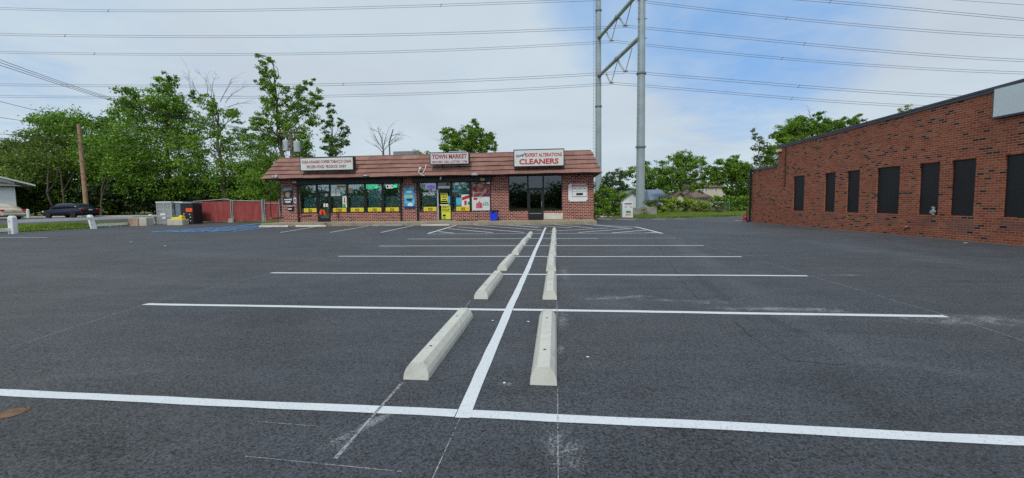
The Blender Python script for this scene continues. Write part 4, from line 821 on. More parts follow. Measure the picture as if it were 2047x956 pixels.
t = local(thing('hose_tap', 'short black spout sticking out low on the brick hall', 'tap', onhall(11.25, 0, .3), hrz)); MB().tube([(0, 0, 0), (.05, -.16, -.03), (.1, -.26, -.09)], [.03, .028, .022], 8).build('spout', 'black_frame', t); MB().tube([(-.04, -.1, .04), (.06, -.1, .04)], .012, 6).build('valve', 'alu', t)
p = g(1493, 443); t = thing('red_standpipe', 'red pipe fitting on the ground beside the black downspout', 'standpipe', (p[0], p[1], 0))
MB().tube([(p[0], p[1], 0), (p[0], p[1], .75)], .05, 8).build('post', 'red', t); MB().tube([(p[0]-.2, p[1], .0), (p[0]-.2, p[1], .45), (p[0], p[1], .5)], .04, 8).build('branch', 'red', t); MB().tube([(p[0]-.1, p[1]-.05, .18), (p[0]-.1, p[1]+.1, .18)], .11, 10).build('wheel', 'red', t)

# ------------------------------------------------------------------ plants
nprng = np.random.default_rng(11)
def leaf_arrays(centers, size, rng, up=0.35, aspect=0.55, out=None):
    n = len(centers); d = rng.normal(size=(n, 3)); d[:, 2] = d[:, 2]*.7+up
    if out is not None: d += out*.5
    d /= np.linalg.norm(d, axis=1)[:, None]
    a = rng.normal(size=(n, 3)); a -= (a*d).sum(1)[:, None]*d; a /= np.linalg.norm(a, axis=1)[:, None]; b = np.cross(d, a)
    s = size*rng.uniform(.6, 1.35, n)[:, None]
    bend = d*s*.12
    V = np.stack([centers-a*s*.5, centers+b*s*.5*aspect-bend, centers+a*s*.5, centers-b*s*.5*aspect-bend], 1)
    return V.reshape(-1, 3)
def np_mesh(name, V, mat, parent=None, off=(0, 0, 0)):
    n = len(V)//4; me = bpy.data.meshes.new(name); me.vertices.add(len(V)); me.vertices.foreach_set('co', (V-np.array(off)).astype(np.float32).ravel())
    me.loops.add(n*4); me.loops.foreach_set('vertex_index', np.arange(n*4, dtype=np.int32)); me.polygons.add(n); me.polygons.foreach_set('loop_start', np.arange(0, n*4, 4, dtype=np.int32))
    try: me.polygons.foreach_set('loop_total', np.full(n, 4, dtype=np.int32))
    except Exception: pass
    me.materials.append(MT[mat]); me.update(calc_edges=True); me.validate()
    o = bpy.data.objects.new(name, me); C.objects.link(o)
    if parent is not None: o.parent = parent
    return o
def blob_leaves(bl, size, dens, rng, sub=0.34):
    out = []; outs = []
    for c, r in bl:
        rad = np.array([r, r, r*.92]); r = r*1.1; rad = rad*1.1; ns = max(6, int(13*(r/1.0)**1.7)); n = int(2.1*dens*math.pi*r*r/(size*size*.38))
        dv = rng.normal(size=(ns, 3)); dv /= np.linalg.norm(dv, axis=1)[:, None]; rr_ = rng.uniform(.25, 1.0, ns)**.5
        sc = c+dv*rr_[:, None]*rad*rng.uniform(.75, 1.08, ns)[:, None]
        k = rng.integers(0, ns, n); sg = max(.24, r*sub*.98)*rng.uniform(.55, 1.1, ns)[k]
        p = sc[k]+rng.normal(size=(n, 3))*sg[:, None]*np.array([.62, .62, .38]); out.append(p); o_ = p-c; outs.append(o_/np.maximum(1e-3, np.linalg.norm(o_, axis=1))[:, None])
    return np.concatenate(out), np.concatenate(outs)
def limb(mb, a, b, r0, r1, rng, bend=.12, seg=5, n=5):
    a = np.array(a, float); b = np.array(b, float); L_ = np.linalg.norm(b-a); off = rng.normal(size=3)*L_*bend; off[2] = abs(off[2])*.3
    pts = [a+(b-a)*t_+off*math.sin(math.pi*t_)+rng.normal(size=3)*L_*.012 for t_ in np.linspace(0, 1, seg)]
    mb.tube([tuple(q) for q in pts], [r0+(r1-r0)*t_ for t_ in np.linspace(0, 1, seg)], n); return pts
def tree(name, label, base, D, blobs, mat='leaf_green', size=.3, dens=2.6, tr=.22, seed=1, cat='tree', top=None, bark='bark', bare=None, group=None, Yj=.8, z0=None, split=.35):
    rng = np.random.default_rng(seed); sc = D/F
    b0 = atD(base[0], base[1], D); gz = G(b0[0], b0[1]) if z0 is None else z0; b0 = np.array([b0[0], b0[1], gz])
    bl = []
    for q in blobs:
        c = atD(q[0], q[1], D)+np.array([-CF[0]*0, 1, 0])*rng.uniform(-Yj, Yj)*q[2]*sc; bl.append((c, q[2]*sc))
    t = thing(name, label, cat, tuple(b0), group=group)
    tb = MB(); zmax = max(c[2] for c, r in bl); zmin = min(c[2]-r for c, r in bl)
    cen = sum(c for c, r in bl)/len(bl)
    topc = atD(top[0], top[1], D) if top else np.array([cen[0]*.7+b0[0]*.3, cen[1]*.7+b0[1]*.3, gz+(zmax-gz)*.92])
    n_ = 9; base_ = np.array([b0[0], b0[1], gz-.3]); wob = rng.normal(size=(n_, 3))*.12; wob[0] = 0; tp = [base_+(topc-base_)*k/(n_-1)+wob[k]*min(1, k/2) for k in range(n_)]
    tb.tube([tuple(q) for q in tp], [tr*(1.25 if k == 0 else 1)*(1-.88*k/(n_-1)) for k in range(n_)], 8)
    for c, r in bl:
        f_ = min(.93, max(.12, ((c[2]-r*.6)-gz)/(topc[2]-gz)*.85)); i_ = f_*(n_-1); a_ = tp[int(i_)]+(tp[min(n_-1, int(i_)+1)]-tp[int(i_)])*(i_-int(i_)); rr_ = tr*(1-.88*f_)
        pts = limb(tb, a_, c+np.array([0, 0, r*.2]), min(rr_*.7, .03+r*.04), .018, rng)
        for q in range(3 if r > .8 else 2):
            dv = rng.normal(size=3); dv[2] = abs(dv[2]); dv /= np.linalg.norm(dv); limb(tb, pts[-2], c+dv*r*.85, .022, .007, rng, .1, 3, 4)
    if bare:
        for (x0_, y0_, x1_, y1_) in bare:
            a_ = atD(x0_, y0_, D); b_ = atD(x1_, y1_, D+rng.uniform(-1, 1)); pts = limb(tb, a_, b_, .04, .01, rng, .08, 6, 4)
            for q in range(7):
                k = rng.integers(1, 6); dv = rng.normal(size=3)*.5+(b_-a_)/np.linalg.norm(b_-a_); limb(tb, pts[min(k, 5)], pts[min(k, 5)]+dv*rng.uniform(.5, 1.3), .014, .006, rng, .15, 4, 3)
    tb.build('trunk', bark, t)
    p, o_ = blob_leaves(bl, size, dens, rng); np_mesh('crown', leaf_arrays(p, size, rng, out=o_), mat, t, tuple(b0)); return t

tree('tree', 'broad olive green tree at the far left behind the white house', (95, 425), 50, [(30, 318, 40), (70, 300, 42), (112, 330, 46), (20, 352, 38), (62, 360, 44), (100, 385, 40), (45, 395, 30), (5, 310, 30), (45, 285, 26)], 'leaf_olive', .27, 2.1, .3, 1, top=(70, 300))
tree('tree', 'wide rounded green tree behind the leaning wooden pole', (190, 425), 53, [(150, 262, 40), (110, 262, 32), (200, 278, 44), (240, 312, 44), (165, 320, 52), (225, 355, 48), (140, 370, 45), (185, 400, 40), (245, 395, 40), (122, 243, 18), (165, 240, 16), (215, 250, 18)], 'leaf_green', .28, 2.1, .35, 2, top=(175, 270))
tree('tree', 'tall dense green tree left of the thin topped tree, rising above the cage', (330, 425), 50, [(270, 198, 24), (262, 232, 28), (292, 205, 16), (320, 172, 17), (350, 163, 14), (332, 200, 32), (302, 240, 42), (362, 215, 24), (362, 252, 36), (300, 300, 48), (365, 305, 42), (258, 300, 30), (262, 350, 42), (320, 365, 50), (380, 365, 40), (385, 190, 12)], 'leaf_green', .27, 1.9, .38, 3, top=(335, 175))
tree('tree', 'open tree with bare dead twigs at its top behind the red fence', (455, 425), 48, [(402, 205, 18), (428, 222, 18), (452, 222, 15), (478, 238, 15), (418, 255, 24), (472, 275, 20), (440, 296, 26), (405, 292, 22), (492, 262, 13), (455, 340, 32), (425, 372, 40), (492, 345, 22), (390, 330, 26), (470, 390, 36)], 'leaf_green', .25, 1.35, .3, 4, top=(430, 200),
     bare=[(400, 195, 372, 152), (415, 195, 400, 148), (430, 200, 432, 150), (440, 205, 462, 160), (450, 205, 485, 175), (425, 205, 415, 155), (455, 215, 492, 205), (395, 200, 380, 165)])
tree('tree', 'tall tree with leaning spire tops just left of the store roof', (575, 425), 46, [(516, 112, 6), (522, 128, 8), (538, 118, 8), (530, 142, 12), (550, 152, 13), (538, 172, 15), (560, 180, 15), (522, 165, 9), (548, 205, 18), (528, 200, 10), (515, 240, 14), (530, 255, 18), (588, 225, 18), (575, 205, 17), (598, 182, 16), (618, 165, 12), (632, 190, 14), (612, 212, 20), (636, 212, 10), (560, 235, 22), (622, 240, 16), (592, 262, 26), (545, 272, 26), (612, 288, 18), (505, 285, 24), (498, 315, 30), (545, 322, 34), (598, 312, 24), (500, 365, 40), (550, 372, 38), (480, 330, 18)], 'leaf_green', .22, 1.9, .3, 5, top=(545, 120))
tree('tree', 'narrow dark tree with loose crown just right of the spire topped tree', (672, 425), 60, [(660, 212, 7), (664, 228, 10), (655, 248, 13), (678, 245, 9), (682, 262, 13), (652, 272, 12), (668, 280, 16), (692, 288, 12), (648, 292, 11), (676, 303, 16)], 'leaf_dark', .27, 1.8, .18, 6, top=(662, 215))
tree('tree', 'green tree behind the TOWN MARKET sign', (945, 425), 60, [(893, 266, 13), (908, 278, 15), (945, 252, 13), (952, 268, 18), (928, 282, 20), (968, 274, 16), (905, 294, 20), (982, 290, 11), (940, 295, 18), (888, 297, 9), (962, 295, 16), (948, 243, 5)], 'leaf_green', .27, 3.6, .25, 7, top=(945, 250), bare=[(905, 300, 872, 278)])
tree('tree', 'small bright green treetop showing over the roof beside the grey unit', (845, 425), 58, [(833, 303, 6), (840, 308, 6), (856, 305, 4.5), (826, 309, 4)], 'leaf_yellow', .22, 1.4, .12, 8, top=(840, 305))
# dead tree
def dead():
    rng = np.random.default_rng(21); D = 55; b0 = atD(770, 425, D); t = thing('dead_tree', 'leafless dead tree with fine twigs above the store roof', 'tree', (b0[0], b0[1], 0)); tb = MB()
    P = lambda x, y: atD(x, y, D)
    base = np.array([b0[0], b0[1], -.2]); fork = P(766, 302); tb.tube([tuple(base), tuple(fork)], [.2, .14], 8)
    def branch(a, b, r, depth):
        pts = limb(tb, a, b, r, r*.35, rng, .06, 5, 4)
        if depth:
            for q in range(5 if depth > 1 else 4):
                k = rng.integers(1, 5); L_ = np.linalg.norm(b-a)*rng.uniform(.35, .6); dv = (b-a)/np.linalg.norm(b-a)+rng.normal(size=3)*.45; branch(pts[k], pts[k]+dv*L_, r*.38, depth-1)
    for x0, y0, x1, y1, r in ((766, 302, 754, 255, .08), (764, 298, 748, 268, .06), (766, 300, 776, 262, .06), (764, 304, 742, 285, .045), (767, 302, 786, 278, .05)): branch(P(x0, y0), P(x1, y1), r, 2)
    b2 = P(779, 305); tb.tube([tuple(b2-np.array([0, 0, 3])), tuple(b2), tuple(P(778, 285)), tuple(P(781, 275)), tuple(P(786, 259))], [.09, .09, .08, .075, .06], 6)
    branch(P(780, 290), P(797, 276), .05, 2); branch(P(782, 272), P(804, 268), .04, 2)
    tb.build('trunk', 'dead_bark', t)
dead()
# right side
tree('shrub', 'dark leafy shrub right behind the store corner', (1200, 434), 38.5, [(1196, 395, 16), (1200, 415, 18), (1208, 380, 10), (1216, 400, 14), (1190, 420, 14)], 'leaf_green', .17, 3.4, .08, 31, 'shrub', z0=.05)
tree('shrub', 'feathery green shrub left of the white donation bin', (1228, 434), 39.5, [(1228, 395, 13), (1240, 400, 11), (1225, 415, 15), (1236, 420, 13), (1220, 382, 7), (1246, 388, 6)], 'leaf_green', .17, 3.4, .07, 32, 'shrub', z0=.05)
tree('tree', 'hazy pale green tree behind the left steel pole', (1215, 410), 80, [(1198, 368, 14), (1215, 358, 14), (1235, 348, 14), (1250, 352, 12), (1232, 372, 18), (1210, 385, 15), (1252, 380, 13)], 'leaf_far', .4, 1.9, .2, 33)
tree('tree', 'green tree right behind the right steel pole', (1295, 410), 78, [(1270, 345, 15), (1290, 332, 12), (1303, 345, 14), (1285, 362, 18), (1312, 365, 17), (1270, 382, 15), (1325, 378, 16), (1300, 385, 16)], 'leaf_green', .38, 2.3, .25, 34)
tree('tree', 'round crowned tree with visible trunk behind the chain link fence', (1362, 415), 62, [(1328, 336, 17), (1350, 320, 17), (1372, 316, 17), (1398, 328, 18), (1412, 350, 12), (1320, 355, 12), (1345, 352, 20), (1378, 345, 22), (1398, 355, 14), (1328, 362, 13), (1365, 370, 20), (1405, 372, 10), (1318, 345, 8), (1412, 342, 8), (1342, 378, 12), (1390, 380, 12)], 'leaf_green', .25, 2.4, .26, 35, top=(1365, 325), z0=.2)
tree('tree', 'bushy green tree left of the brick hall hiding the beige house', (1465, 420), 66, [(1425, 342, 12), (1448, 328, 16), (1470, 318, 12), (1482, 335, 18), (1440, 358, 18), (1485, 362, 24), (1468, 345, 20), (1465, 395, 18), (1492, 392, 24), (1420, 360, 10), (1498, 350, 16), (1456, 378, 12)], 'leaf_green', .3, 3.0, .28, 36, z0=.2)
tree('tree', 'sparse thin tree at the far corner of the brick hall', (1525, 420), 58, [(1510, 270, 8), (1520, 282, 9), (1505, 262, 5), (1532, 292, 11), (1512, 295, 10), (1535, 312, 12), (1518, 318, 12), (1540, 272, 5)], 'leaf_dark', .22, 1.3, .16, 37, z0=.2, top=(1515, 275))
tree('tree', 'large green tree standing behind the far end of the brick hall', (1620, 425), 60, [(1565, 268, 18), (1582, 252, 17), (1605, 244, 15), (1615, 255, 18), (1655, 250, 15), (1655, 262, 18), (1585, 275, 20), (1600, 262, 18), (1628, 236, 10), (1640, 252, 16), (1632, 268, 18), (1668, 252, 13), (1690, 242, 11), (1718, 238, 10), (1705, 250, 12), (1665, 268, 16), (1568, 290, 18), (1545, 308, 20), (1600, 290, 22), (1545, 335, 22), (1640, 225, 6)], 'leaf_green', .26, 3.2, .32, 38, z0=.2, top=(1625, 245), bare=[(1625, 245, 1618, 216)])
tree('tree', 'tip of a green tree peeking over the brick hall roof', (1815, 425), 64, [(1815, 214, 5), (1800, 219, 4), (1825, 219, 4), (1810, 225, 8)], 'leaf_yellow', .24, 1.8, .2, 39, z0=.2)
tree('shrub', 'yellow green vine bush sprawling over the chain link fence', (1345, 432), 42.5, [(1332, 406, 9), (1350, 403, 8), (1368, 403, 8), (1384, 404, 7), (1400, 406, 6), (1412, 408, 5), (1342, 418, 12), (1378, 412, 8), (1395, 414, 8), (1408, 416, 7), (1372, 422, 8), (1360, 412, 9), (1325, 420, 9), (1350, 426, 9)], 'leaf_yellow', .18, 4.0, .05, 41, 'shrub', z0=.25)
tree('shrub', 'small green bush in front of the concrete wall', (1287, 436), 38.5, [(1287, 424, 7), (1291, 431, 6), (1282, 430, 6)], 'leaf_green', .15, 2.4, .03, 42, 'shrub', z0=.1)
tree('shrub', 'dark green bush right of the concrete wall', (1316, 432), 43, [(1312, 412, 10), (1305, 422, 9), (1320, 424, 9), (1300, 405, 7)], 'leaf_dark', .18, 2.4, .04, 43, 'shrub', z0=.25)
tree('shrub', 'green bush along the fence before the beige house', (1430, 430), 48, [(1418, 422, 8), (1440, 422, 9), (1460, 420, 8), (1395, 424, 7), (1425, 402, 9), (1440, 408, 11), (1412, 412, 9), (1452, 400, 9), (1436, 395, 7)], 'leaf_green', .2, 3.5, .05, 44, 'shrub', z0=.3)
tree('shrub', 'leafy bush beside the far corner of the brick hall', (1475, 432), 50, [(1470, 408, 13), (1486, 415, 13), (1460, 418, 8), (1490, 400, 12)], 'leaf_green', .2, 3.5, .05, 45, 'shrub', z0=.3)
tree('shrub', 'low bushy shrub between the pole base and the blue roof', (1322, 425), 52, [(1322, 398, 7), (1335, 402, 7), (1310, 405, 7)], 'leaf_far', .22, 2.0, .05, 46, 'shrub', z0=.3)
# undergrowth at the left, one mass
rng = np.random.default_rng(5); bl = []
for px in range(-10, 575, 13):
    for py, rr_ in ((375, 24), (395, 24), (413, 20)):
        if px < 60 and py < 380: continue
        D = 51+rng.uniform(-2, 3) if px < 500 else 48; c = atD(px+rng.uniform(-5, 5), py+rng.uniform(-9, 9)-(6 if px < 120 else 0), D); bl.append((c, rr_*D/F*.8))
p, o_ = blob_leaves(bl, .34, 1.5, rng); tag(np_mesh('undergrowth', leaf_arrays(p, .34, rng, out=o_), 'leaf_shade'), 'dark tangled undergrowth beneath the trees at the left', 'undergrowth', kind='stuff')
rng = np.random.default_rng(6); bl = []
for k in range(150):
    x = -210+400*k/149+rng.uniform(-1, 1); y = 120+rng.uniform(-8, 8)-abs(x)*.1; hgt = 4.5+2.0*math.sin(k*.7)+rng.uniform(-1, 1.5)
    bl.append((np.array([x, y, hgt*.3]), 2.6)); bl.append((np.array([x+1, y, hgt*.75]), 2.2))
for k in range(90):  # unseen belt behind the camera, added and kept low to shape window reflections
    x = -130+260*k/89+rng.uniform(-1, 1); y = -52+rng.uniform(-5, 5); hgt = 4.2+1.6*math.sin(k*.7)+rng.uniform(-1, 1.5)
    for f_ in (.25, .6, .9): bl.append((np.array([x, y, hgt*f_]), 2.8))
p, o_ = blob_leaves(bl, .9, 1.2, rng, .4); tag(np_mesh('far_wood', leaf_arrays(p, .8, rng, out=o_), 'leaf_far'), 'distant belt of trees along the horizon and an unseen added one behind the camera', 'wood', kind='stuff')
# extra thin trunks at left woods
for i, (px, py, px2, py2, lb) in enumerate([(112, 425, 95, 340, 'thin bent trunk left of the dark blue car'), (125, 425, 118, 335, 'thin dark trunk above the hood of the blue car'), (202, 425, 212, 350, 'slim forked trunk behind the tail of the blue car')]):
    a, b = atD(px, py, 47), atD(px2, py2, 47.5); t = thing('bare_trunk', lb, 'tree', (a[0], a[1], G(a[0], a[1]))); m = MB(); rng = np.random.default_rng(70+i); pts = limb(m, (a[0], a[1], .3), b, .12, .06, rng, .06, 7, 6); limb(m, pts[3], pts[3]+np.array([1.2, .3, 2.4]), .06, .03, rng, .05, 4, 5); m.build('trunk', 'bark', t)
# grass
def grass(name, label, pts_fn, n, hgt, mat='grass_blade', seed=3):
    rng = np.random.default_rng(seed); P = pts_fn(rng, n); n = len(P); a = rng.uniform(0, math.pi, n); h_ = hgt*rng.uniform(.4, 1.3, n); wv = .012+.02*rng.random(n)
    wv *= 1.6; dx, dy = np.cos(a)*wv, np.sin(a)*wv; lx, ly = rng.normal(size=n)*h_*.4, rng.normal(size=n)*h_*.4
    V = np.stack([np.stack([P[:, 0]-dx, P[:, 1]-dy, P[:, 2]], 1), np.stack([P[:, 0]+dx, P[:, 1]+dy, P[:, 2]], 1), np.stack([P[:, 0]+dx*.4+lx, P[:, 1]+dy*.4+ly, P[:, 2]+h_], 1), np.stack([P[:, 0]-dx*.4+lx, P[:, 1]-dy*.4+ly, P[:, 2]+h_], 1)], 1).reshape(-1, 3)
    tag(np_mesh(name, V, mat), label, 'grass', kind='stuff')
def p_left(rng, n):
    y = rng.uniform(14, 31, n); x = -32.95-rng.random(n)*2.6+.1*np.sin(y*3); k = np.sin(y*1.3)+np.sin(x*2.1+y*.6)+rng.normal(size=n)*.6 > -1.0
    return np.stack([x, y, np.array([G(a, b)-.01 for a, b in zip(x, y)])], 1)[k]
grass('grass', 'grass verge between the lot and the street behind the white rails', p_left, 60000, .10)
def p_right(rng, n):
    x = rng.uniform(7, 18, n); y = np.array([yend(q) for q in x])+rng.random(n)**1.3*6+.05; z = .0+.15*np.clip((y-np.array([yend(q) for q in x])-.5)/5.5, 0, 1)
    return np.stack([x, y, z], 1)
grass('grass', 'weedy grass bank along the back edge of the lot', p_right, 42000, .13, seed=4)
rng = np.random.default_rng(9); c = atD(1392, 425, 42); bl = [(c+np.array([dx, rng.uniform(-.3, .3), dz]), r_) for dx, dz, r_ in ((0, 0, .5), (.7, -.15, .4), (-.7, -.1, .4), (1.5, .05, .3), (2.3, .1, .3))]
p, o_ = blob_leaves(bl, .16, 2.0, rng); tag(np_mesh('brush_pile', leaf_arrays(p, .18, rng, aspect=.25), 'dead_brush'), 'heap of brown dead brush on the grass bank', 'brush pile')

# ------------------------------------------------------------------ transmission tower
PA, PB = np.array([6.95, 70.]), np.array([10.55, 54.])
tt = thing('transmission_tower', 'tall twin pole steel transmission tower behind the store', 'tower', (8.7, 62, 0))
def atT(px, py):
    d = ray(px, py); tq = PB-PA; n_ = np.array([-tq[1], tq[0]]); s_ = (PA@n_)/(d[:2]@n_); return CAMP+s_*d
def pole(P0, r0, r1, h_, lean, px):
    m = MB(); k = 12; m.tube([(P0[0]+lean*z/h_, P0[1], z) for z in np.linspace(-.5, h_, 8)], [r0+(r1-r0)*i/7 for i in range(8)], k)
    p_ = m.build('pole', 'pole_steel', tt, smooth=False)
    for z in px:
        f_ = z/h_; rr_ = r0+(r1-r0)*f_; x = P0[0]+lean*f_; MB().tube([(x, P0[1], z-.09), (x, P0[1], z+.09)], rr_+.12, 16).build('flange', 'galv_dark', p_)
    return p_
pl = pole(PA, .52, .36, 42, -.02, [16.9, 32]); pr = pole(PB, .56, .36, 42, .0, [atY(1285, 147, 54)[2], 8.8-.6])
for P0, r0, h0 in ((PA, .44, 1), (PB, .5, 1)):
    sb_ = MB()
    for k in range(60):
        z = 4+k*.55; rr_ = r0-.003*z
        if P0 is PB: sb_.tube([(P0[0]-rr_+.1, P0[1]-.3, z), (P0[0]-rr_-.06, P0[1]-.42, z)], .022, 4)
    if P0 is PB: sb_.build('step_bolts', 'galv_dark', pr)
ld = MB()
for s_ in (-1, 1): ld.tube([(PA[0]-.74+s_*.14, PA[1]-.1, 3), (PA[0]-.74+s_*.14+.12, PA[1]-.1, 36)], .022, 4)
for k in range(60): ld.tube([(PA[0]-.88+.12*k/60, PA[1]-.1, 3+.55*k), (PA[0]-.60+.12*k/60, PA[1]-.1, 3+.55*k)], .018, 4)
for k in range(6): ld.tube([(PA[0]-.6, PA[1]-.1, 4+6*k), (PA[0]-.3, PA[1], 4+6*k)], .03, 4)
ld.build('ladder', 'galv_dark', tt)
for (za, zb) in ((21.7, 21.7), (27.7, 27.2)):
    a = (PA[0]+.1, PA[1]-.4, za); b = (PB[0]-.15, PB[1]+.4, zb); ar = MB().tube([a, b], .27, 10).build('cross_arm', 'galv', tt)
    mid = tuple((np.array(a)+np.array(b))/2); d_ = (np.array(b)-np.array(a)); d_ = d_/np.linalg.norm(d_); MB().tube([tuple(np.array(mid)-d_*.12), tuple(np.array(mid)+d_*.12)], .36, 10).build('flange', 'galv_dark', ar)
    MB().tube([tuple(np.array(a)+d_*.4), tuple(np.array(a)-d_*.3)], .33, 10).build('flange', 'galv_dark', ar)
rgm = MB()
for zz_, P0, r_ in ((23.6, PB, .52), (25.8, PB, .52), (21.3, PB, .5)): rgm.tube([(P0[0]-r_-.1, P0[1]-.3, zz_), (P0[0]+r_+.1, P0[1]-.3, zz_)], .05, 5)
rgm.build('brackets', 'galv_dark', pr)
z8 = lambda x, y: (1150+x/3.185, y/3.185); tips = []
for (i0, i1, r0, r1, tip) in (((283, 115), (320, 160), (362, 5), (320, 165), (320, 168)), ((200, 205), (230, 256), (266, 128), (230, 260), (230, 262)), ((272, 388), (318, 452), (362, 308), (320, 455), (320, 458)), ((197, 468), (226, 525), (268, 393), (230, 528), (230, 531))):
    a, b, c, d, e = [atT(*z8(*q)) for q in (i0, i1, r0, r1, tip)]; m = MB(); n_ = 12
    pts = []; rad = []
    for k in range(n_*2+1): f_ = k/(n_*2); q = a+(b-a)*f_+np.array([0, 0, -.12*math.sin(math.pi*f_)]); pts.append(tuple(q)); rad.append(.13 if k % 2 else .06)
    m.tube(pts, rad, 8); m.build('insulator', 'galv', tt); MB().tube([tuple(c), tuple(d)], .05, 5).build('insulator', 'galv_dark', tt)
    MB().tube([tuple(e+np.array([-.35, 0, .02])), tuple(e), tuple(e+np.array([.35, 0, .05]))], .07, 5).build('clamp', 'galv_dark', tt); tips.append(e)
# conductors
def spl(pts, n=40):
    P = np.array(pts, float); t_ = np.concatenate([[0], np.cumsum(np.linalg.norm(np.diff(P, axis=0), axis=1))]); out = []
    A = np.vander(t_/t_[-1], min(4, len(P))); co = [np.linalg.lstsq(A, P[:, k], rcond=None)[0] for k in range(3)]
    u = np.linspace(0, 1, n); return np.stack([np.polyval(c_, u) for c_ in co], 1)
def wires(label, px, Y, sep, r=.023, group='high voltage wires across the sky', spacers=(), mat='wire', name='power_line'):
    pts = spl([atY(a, b, Y) for a, b in px]); t = thing(name, label, 'wire', tuple(pts[len(pts)//2]), group=group)
    for dz in sep: MB().tube([(q[0], q[1]+dz*.3, q[2]+dz) for q in pts], r, 4).build('conductor', mat, t)
    for s_ in spacers:
        q = pts[int(s_*39)]; m = MB().tube([(q[0]-.15, q[1], q[2]+sep[0]-.05), (q[0]+.15, q[1], q[2]+sep[-1]+.05)], .04, 4); m.build('spacer', 'galv_dark', t)
tY = [e[1] for e in tips]; s2 = (-.16, .16)
wires('topmost twin wire left of the steel tower', [(-150, 10), (0, 17), (350, 22), (700, 16), (1000, 7), (1200, -1)], tY[0], s2, spacers=(.32, .8))
wires('second highest twin wire left of the steel tower', [(-150, 65), (0, 69), (250, 73), (500, 73), (700, 71), (950, 66), (1250, 53)], tY[0], s2, spacers=(.25,))
wires('third twin wire from the top left of the steel tower', [(-150, 101), (0, 105), (300, 109), (550, 108), (800, 103), (1000, 97), (1222, 83)], tY[1], s2, spacers=(.3,))
wires('fourth twin wire from the top left of the steel tower', [(-150, 167), (0, 170), (300, 172), (600, 170), (850, 164), (1050, 157), (1250, 144)], tY[2], s2, spacers=(.65,))
wires('lowest twin wire left of the steel tower', [(-150, 191), (0, 193), (250, 195), (600, 193), (850, 187), (1050, 179), (1222, 167)], tY[3], s2)
wires('twin wire leaving the very top right of the tower', [(1270, 2), (1400, 16), (1600, 40), (1800, 58), (2047, 73), (2250, 82)], tY[0], s2, spacers=(.34,))
wires('second highest twin wire right of the tower', [(1250, 53), (1400, 66), (1650, 93), (1850, 110), (2047, 120), (2250, 127)], tY[0], s2, spacers=(.4,))
wires('third twin wire from the top right of the tower', [(1222, 83), (1350, 95), (1600, 121), (1850, 138), (2047, 145), (2250, 150)], tY[1], s2, spacers=(.37,))
wires('fourth twin wire down right of the tower', [(1250, 144), (1400, 155), (1650, 178), (1800, 187), (1950, 194), (2150, 200)], tY[2], s2, spacers=(.42,))
wires('lowest twin wire right of the tower', [(1222, 167), (1350, 176), (1600, 199), (1820, 211), (2000, 217)], tY[3], s2, spacers=(.5,))
wires('twin wire crossing the upper right corner', [(1540, -6), (1700, 7), (1850, 21), (2047, 39), (2250, 55)], 56, s2, spacers=(.2,))
wires('faint thin wire in the extreme upper right corner', [(1850, -4), (2047, 10), (2250, 24)], 70, (0,), r=.025)

# utility pole with transformers
p = atD(585, 317, 42); q = atD(583, 262, 42); ux, uy = p[0], p[1]; t = thing('utility_pole', 'weathered utility pole with two grey transformers behind the store roof', 'utility pole', (ux, uy, 0))
MB().tube([(ux, uy, 0), (q[0], uy, q[2])], [.2, .15], 8).build('pole', 'grey_wood', t); zt = q[2]-.15
MB().box(ux-1.35, ux+1.15, uy-.22, uy-.1, zt-.06, zt+.06).build('crossarm', 'grey_wood', t)
MB().tube([(ux-.7, uy-.2, zt-.08), (ux, uy-.2, zt-.65)], .03, 4).tube([(ux+.65, uy-.2, zt-.08), (ux, uy-.2, zt-.65)], .03, 4).build('brace', 'grey_wood', t)
for dx, zb, hh_ in ((-.55, zt-1.85, .98), (.62, zt-2.0, .98)):
    tf = MB().tube([(ux+dx, uy-.15, zb), (ux+dx, uy-.15, zb+hh_), (ux+dx, uy-.15, zb+hh_+.08)], [.3, .3, .22], 14).build('transformer', 'galv', t)
    MB().tube([(ux+dx, uy-.15, zb+hh_+.08), (ux+dx, uy-.15, zb+hh_+.3)], [.07, .04], 8).build('bushing', 'white', tf)
    MB().box(ux+min(dx, 0)+.1 if dx < 0 else ux+.1, ux+(-.1 if dx < 0 else dx-.1), uy-.18, uy-.08, zb+.4, zb+.5).build('bracket', 'black_frame', tf)
for dx in (-1.25, -.9, .9, 1.08): MB().tube([(ux+dx, uy-.16, zt+.06), (ux+dx, uy-.16, zt+.2)], .05, 6).build('insulator', 'white', t)
MB().tube([(ux-.7, uy-.4, zt-.9), (ux-.6, uy-.45, zt-1.6), (ux-.4, uy-.35, zt-2.3), (ux-.05, uy-.25, zt-2.5)], .025, 5).build('drop_wire', 'wire_black', t)
# leaning wooden pole
a, b = atD(172.5, 412, 45), atD(157, 249, 45); t = thing('wood_pole', 'bare brown wooden pole leaning left behind the dark blue car', 'pole', (a[0], a[1], G(a[0], a[1])))
MB().tube([(a[0]+.1, a[1], .3), tuple(a), tuple(b)], [.22, .21, .16], 10).build('shaft', 'wood_pole', t); m = MB()
for k, f_ in enumerate((.12, .22, .3, .45, .6)): c = b+(a-b)*f_; m.box(c[0]-.2, c[0]+.2, c[1]-.23, c[1]-.19, c[2]-.02, c[2]+.02)
m.build('bands', 'galv_dark', t)
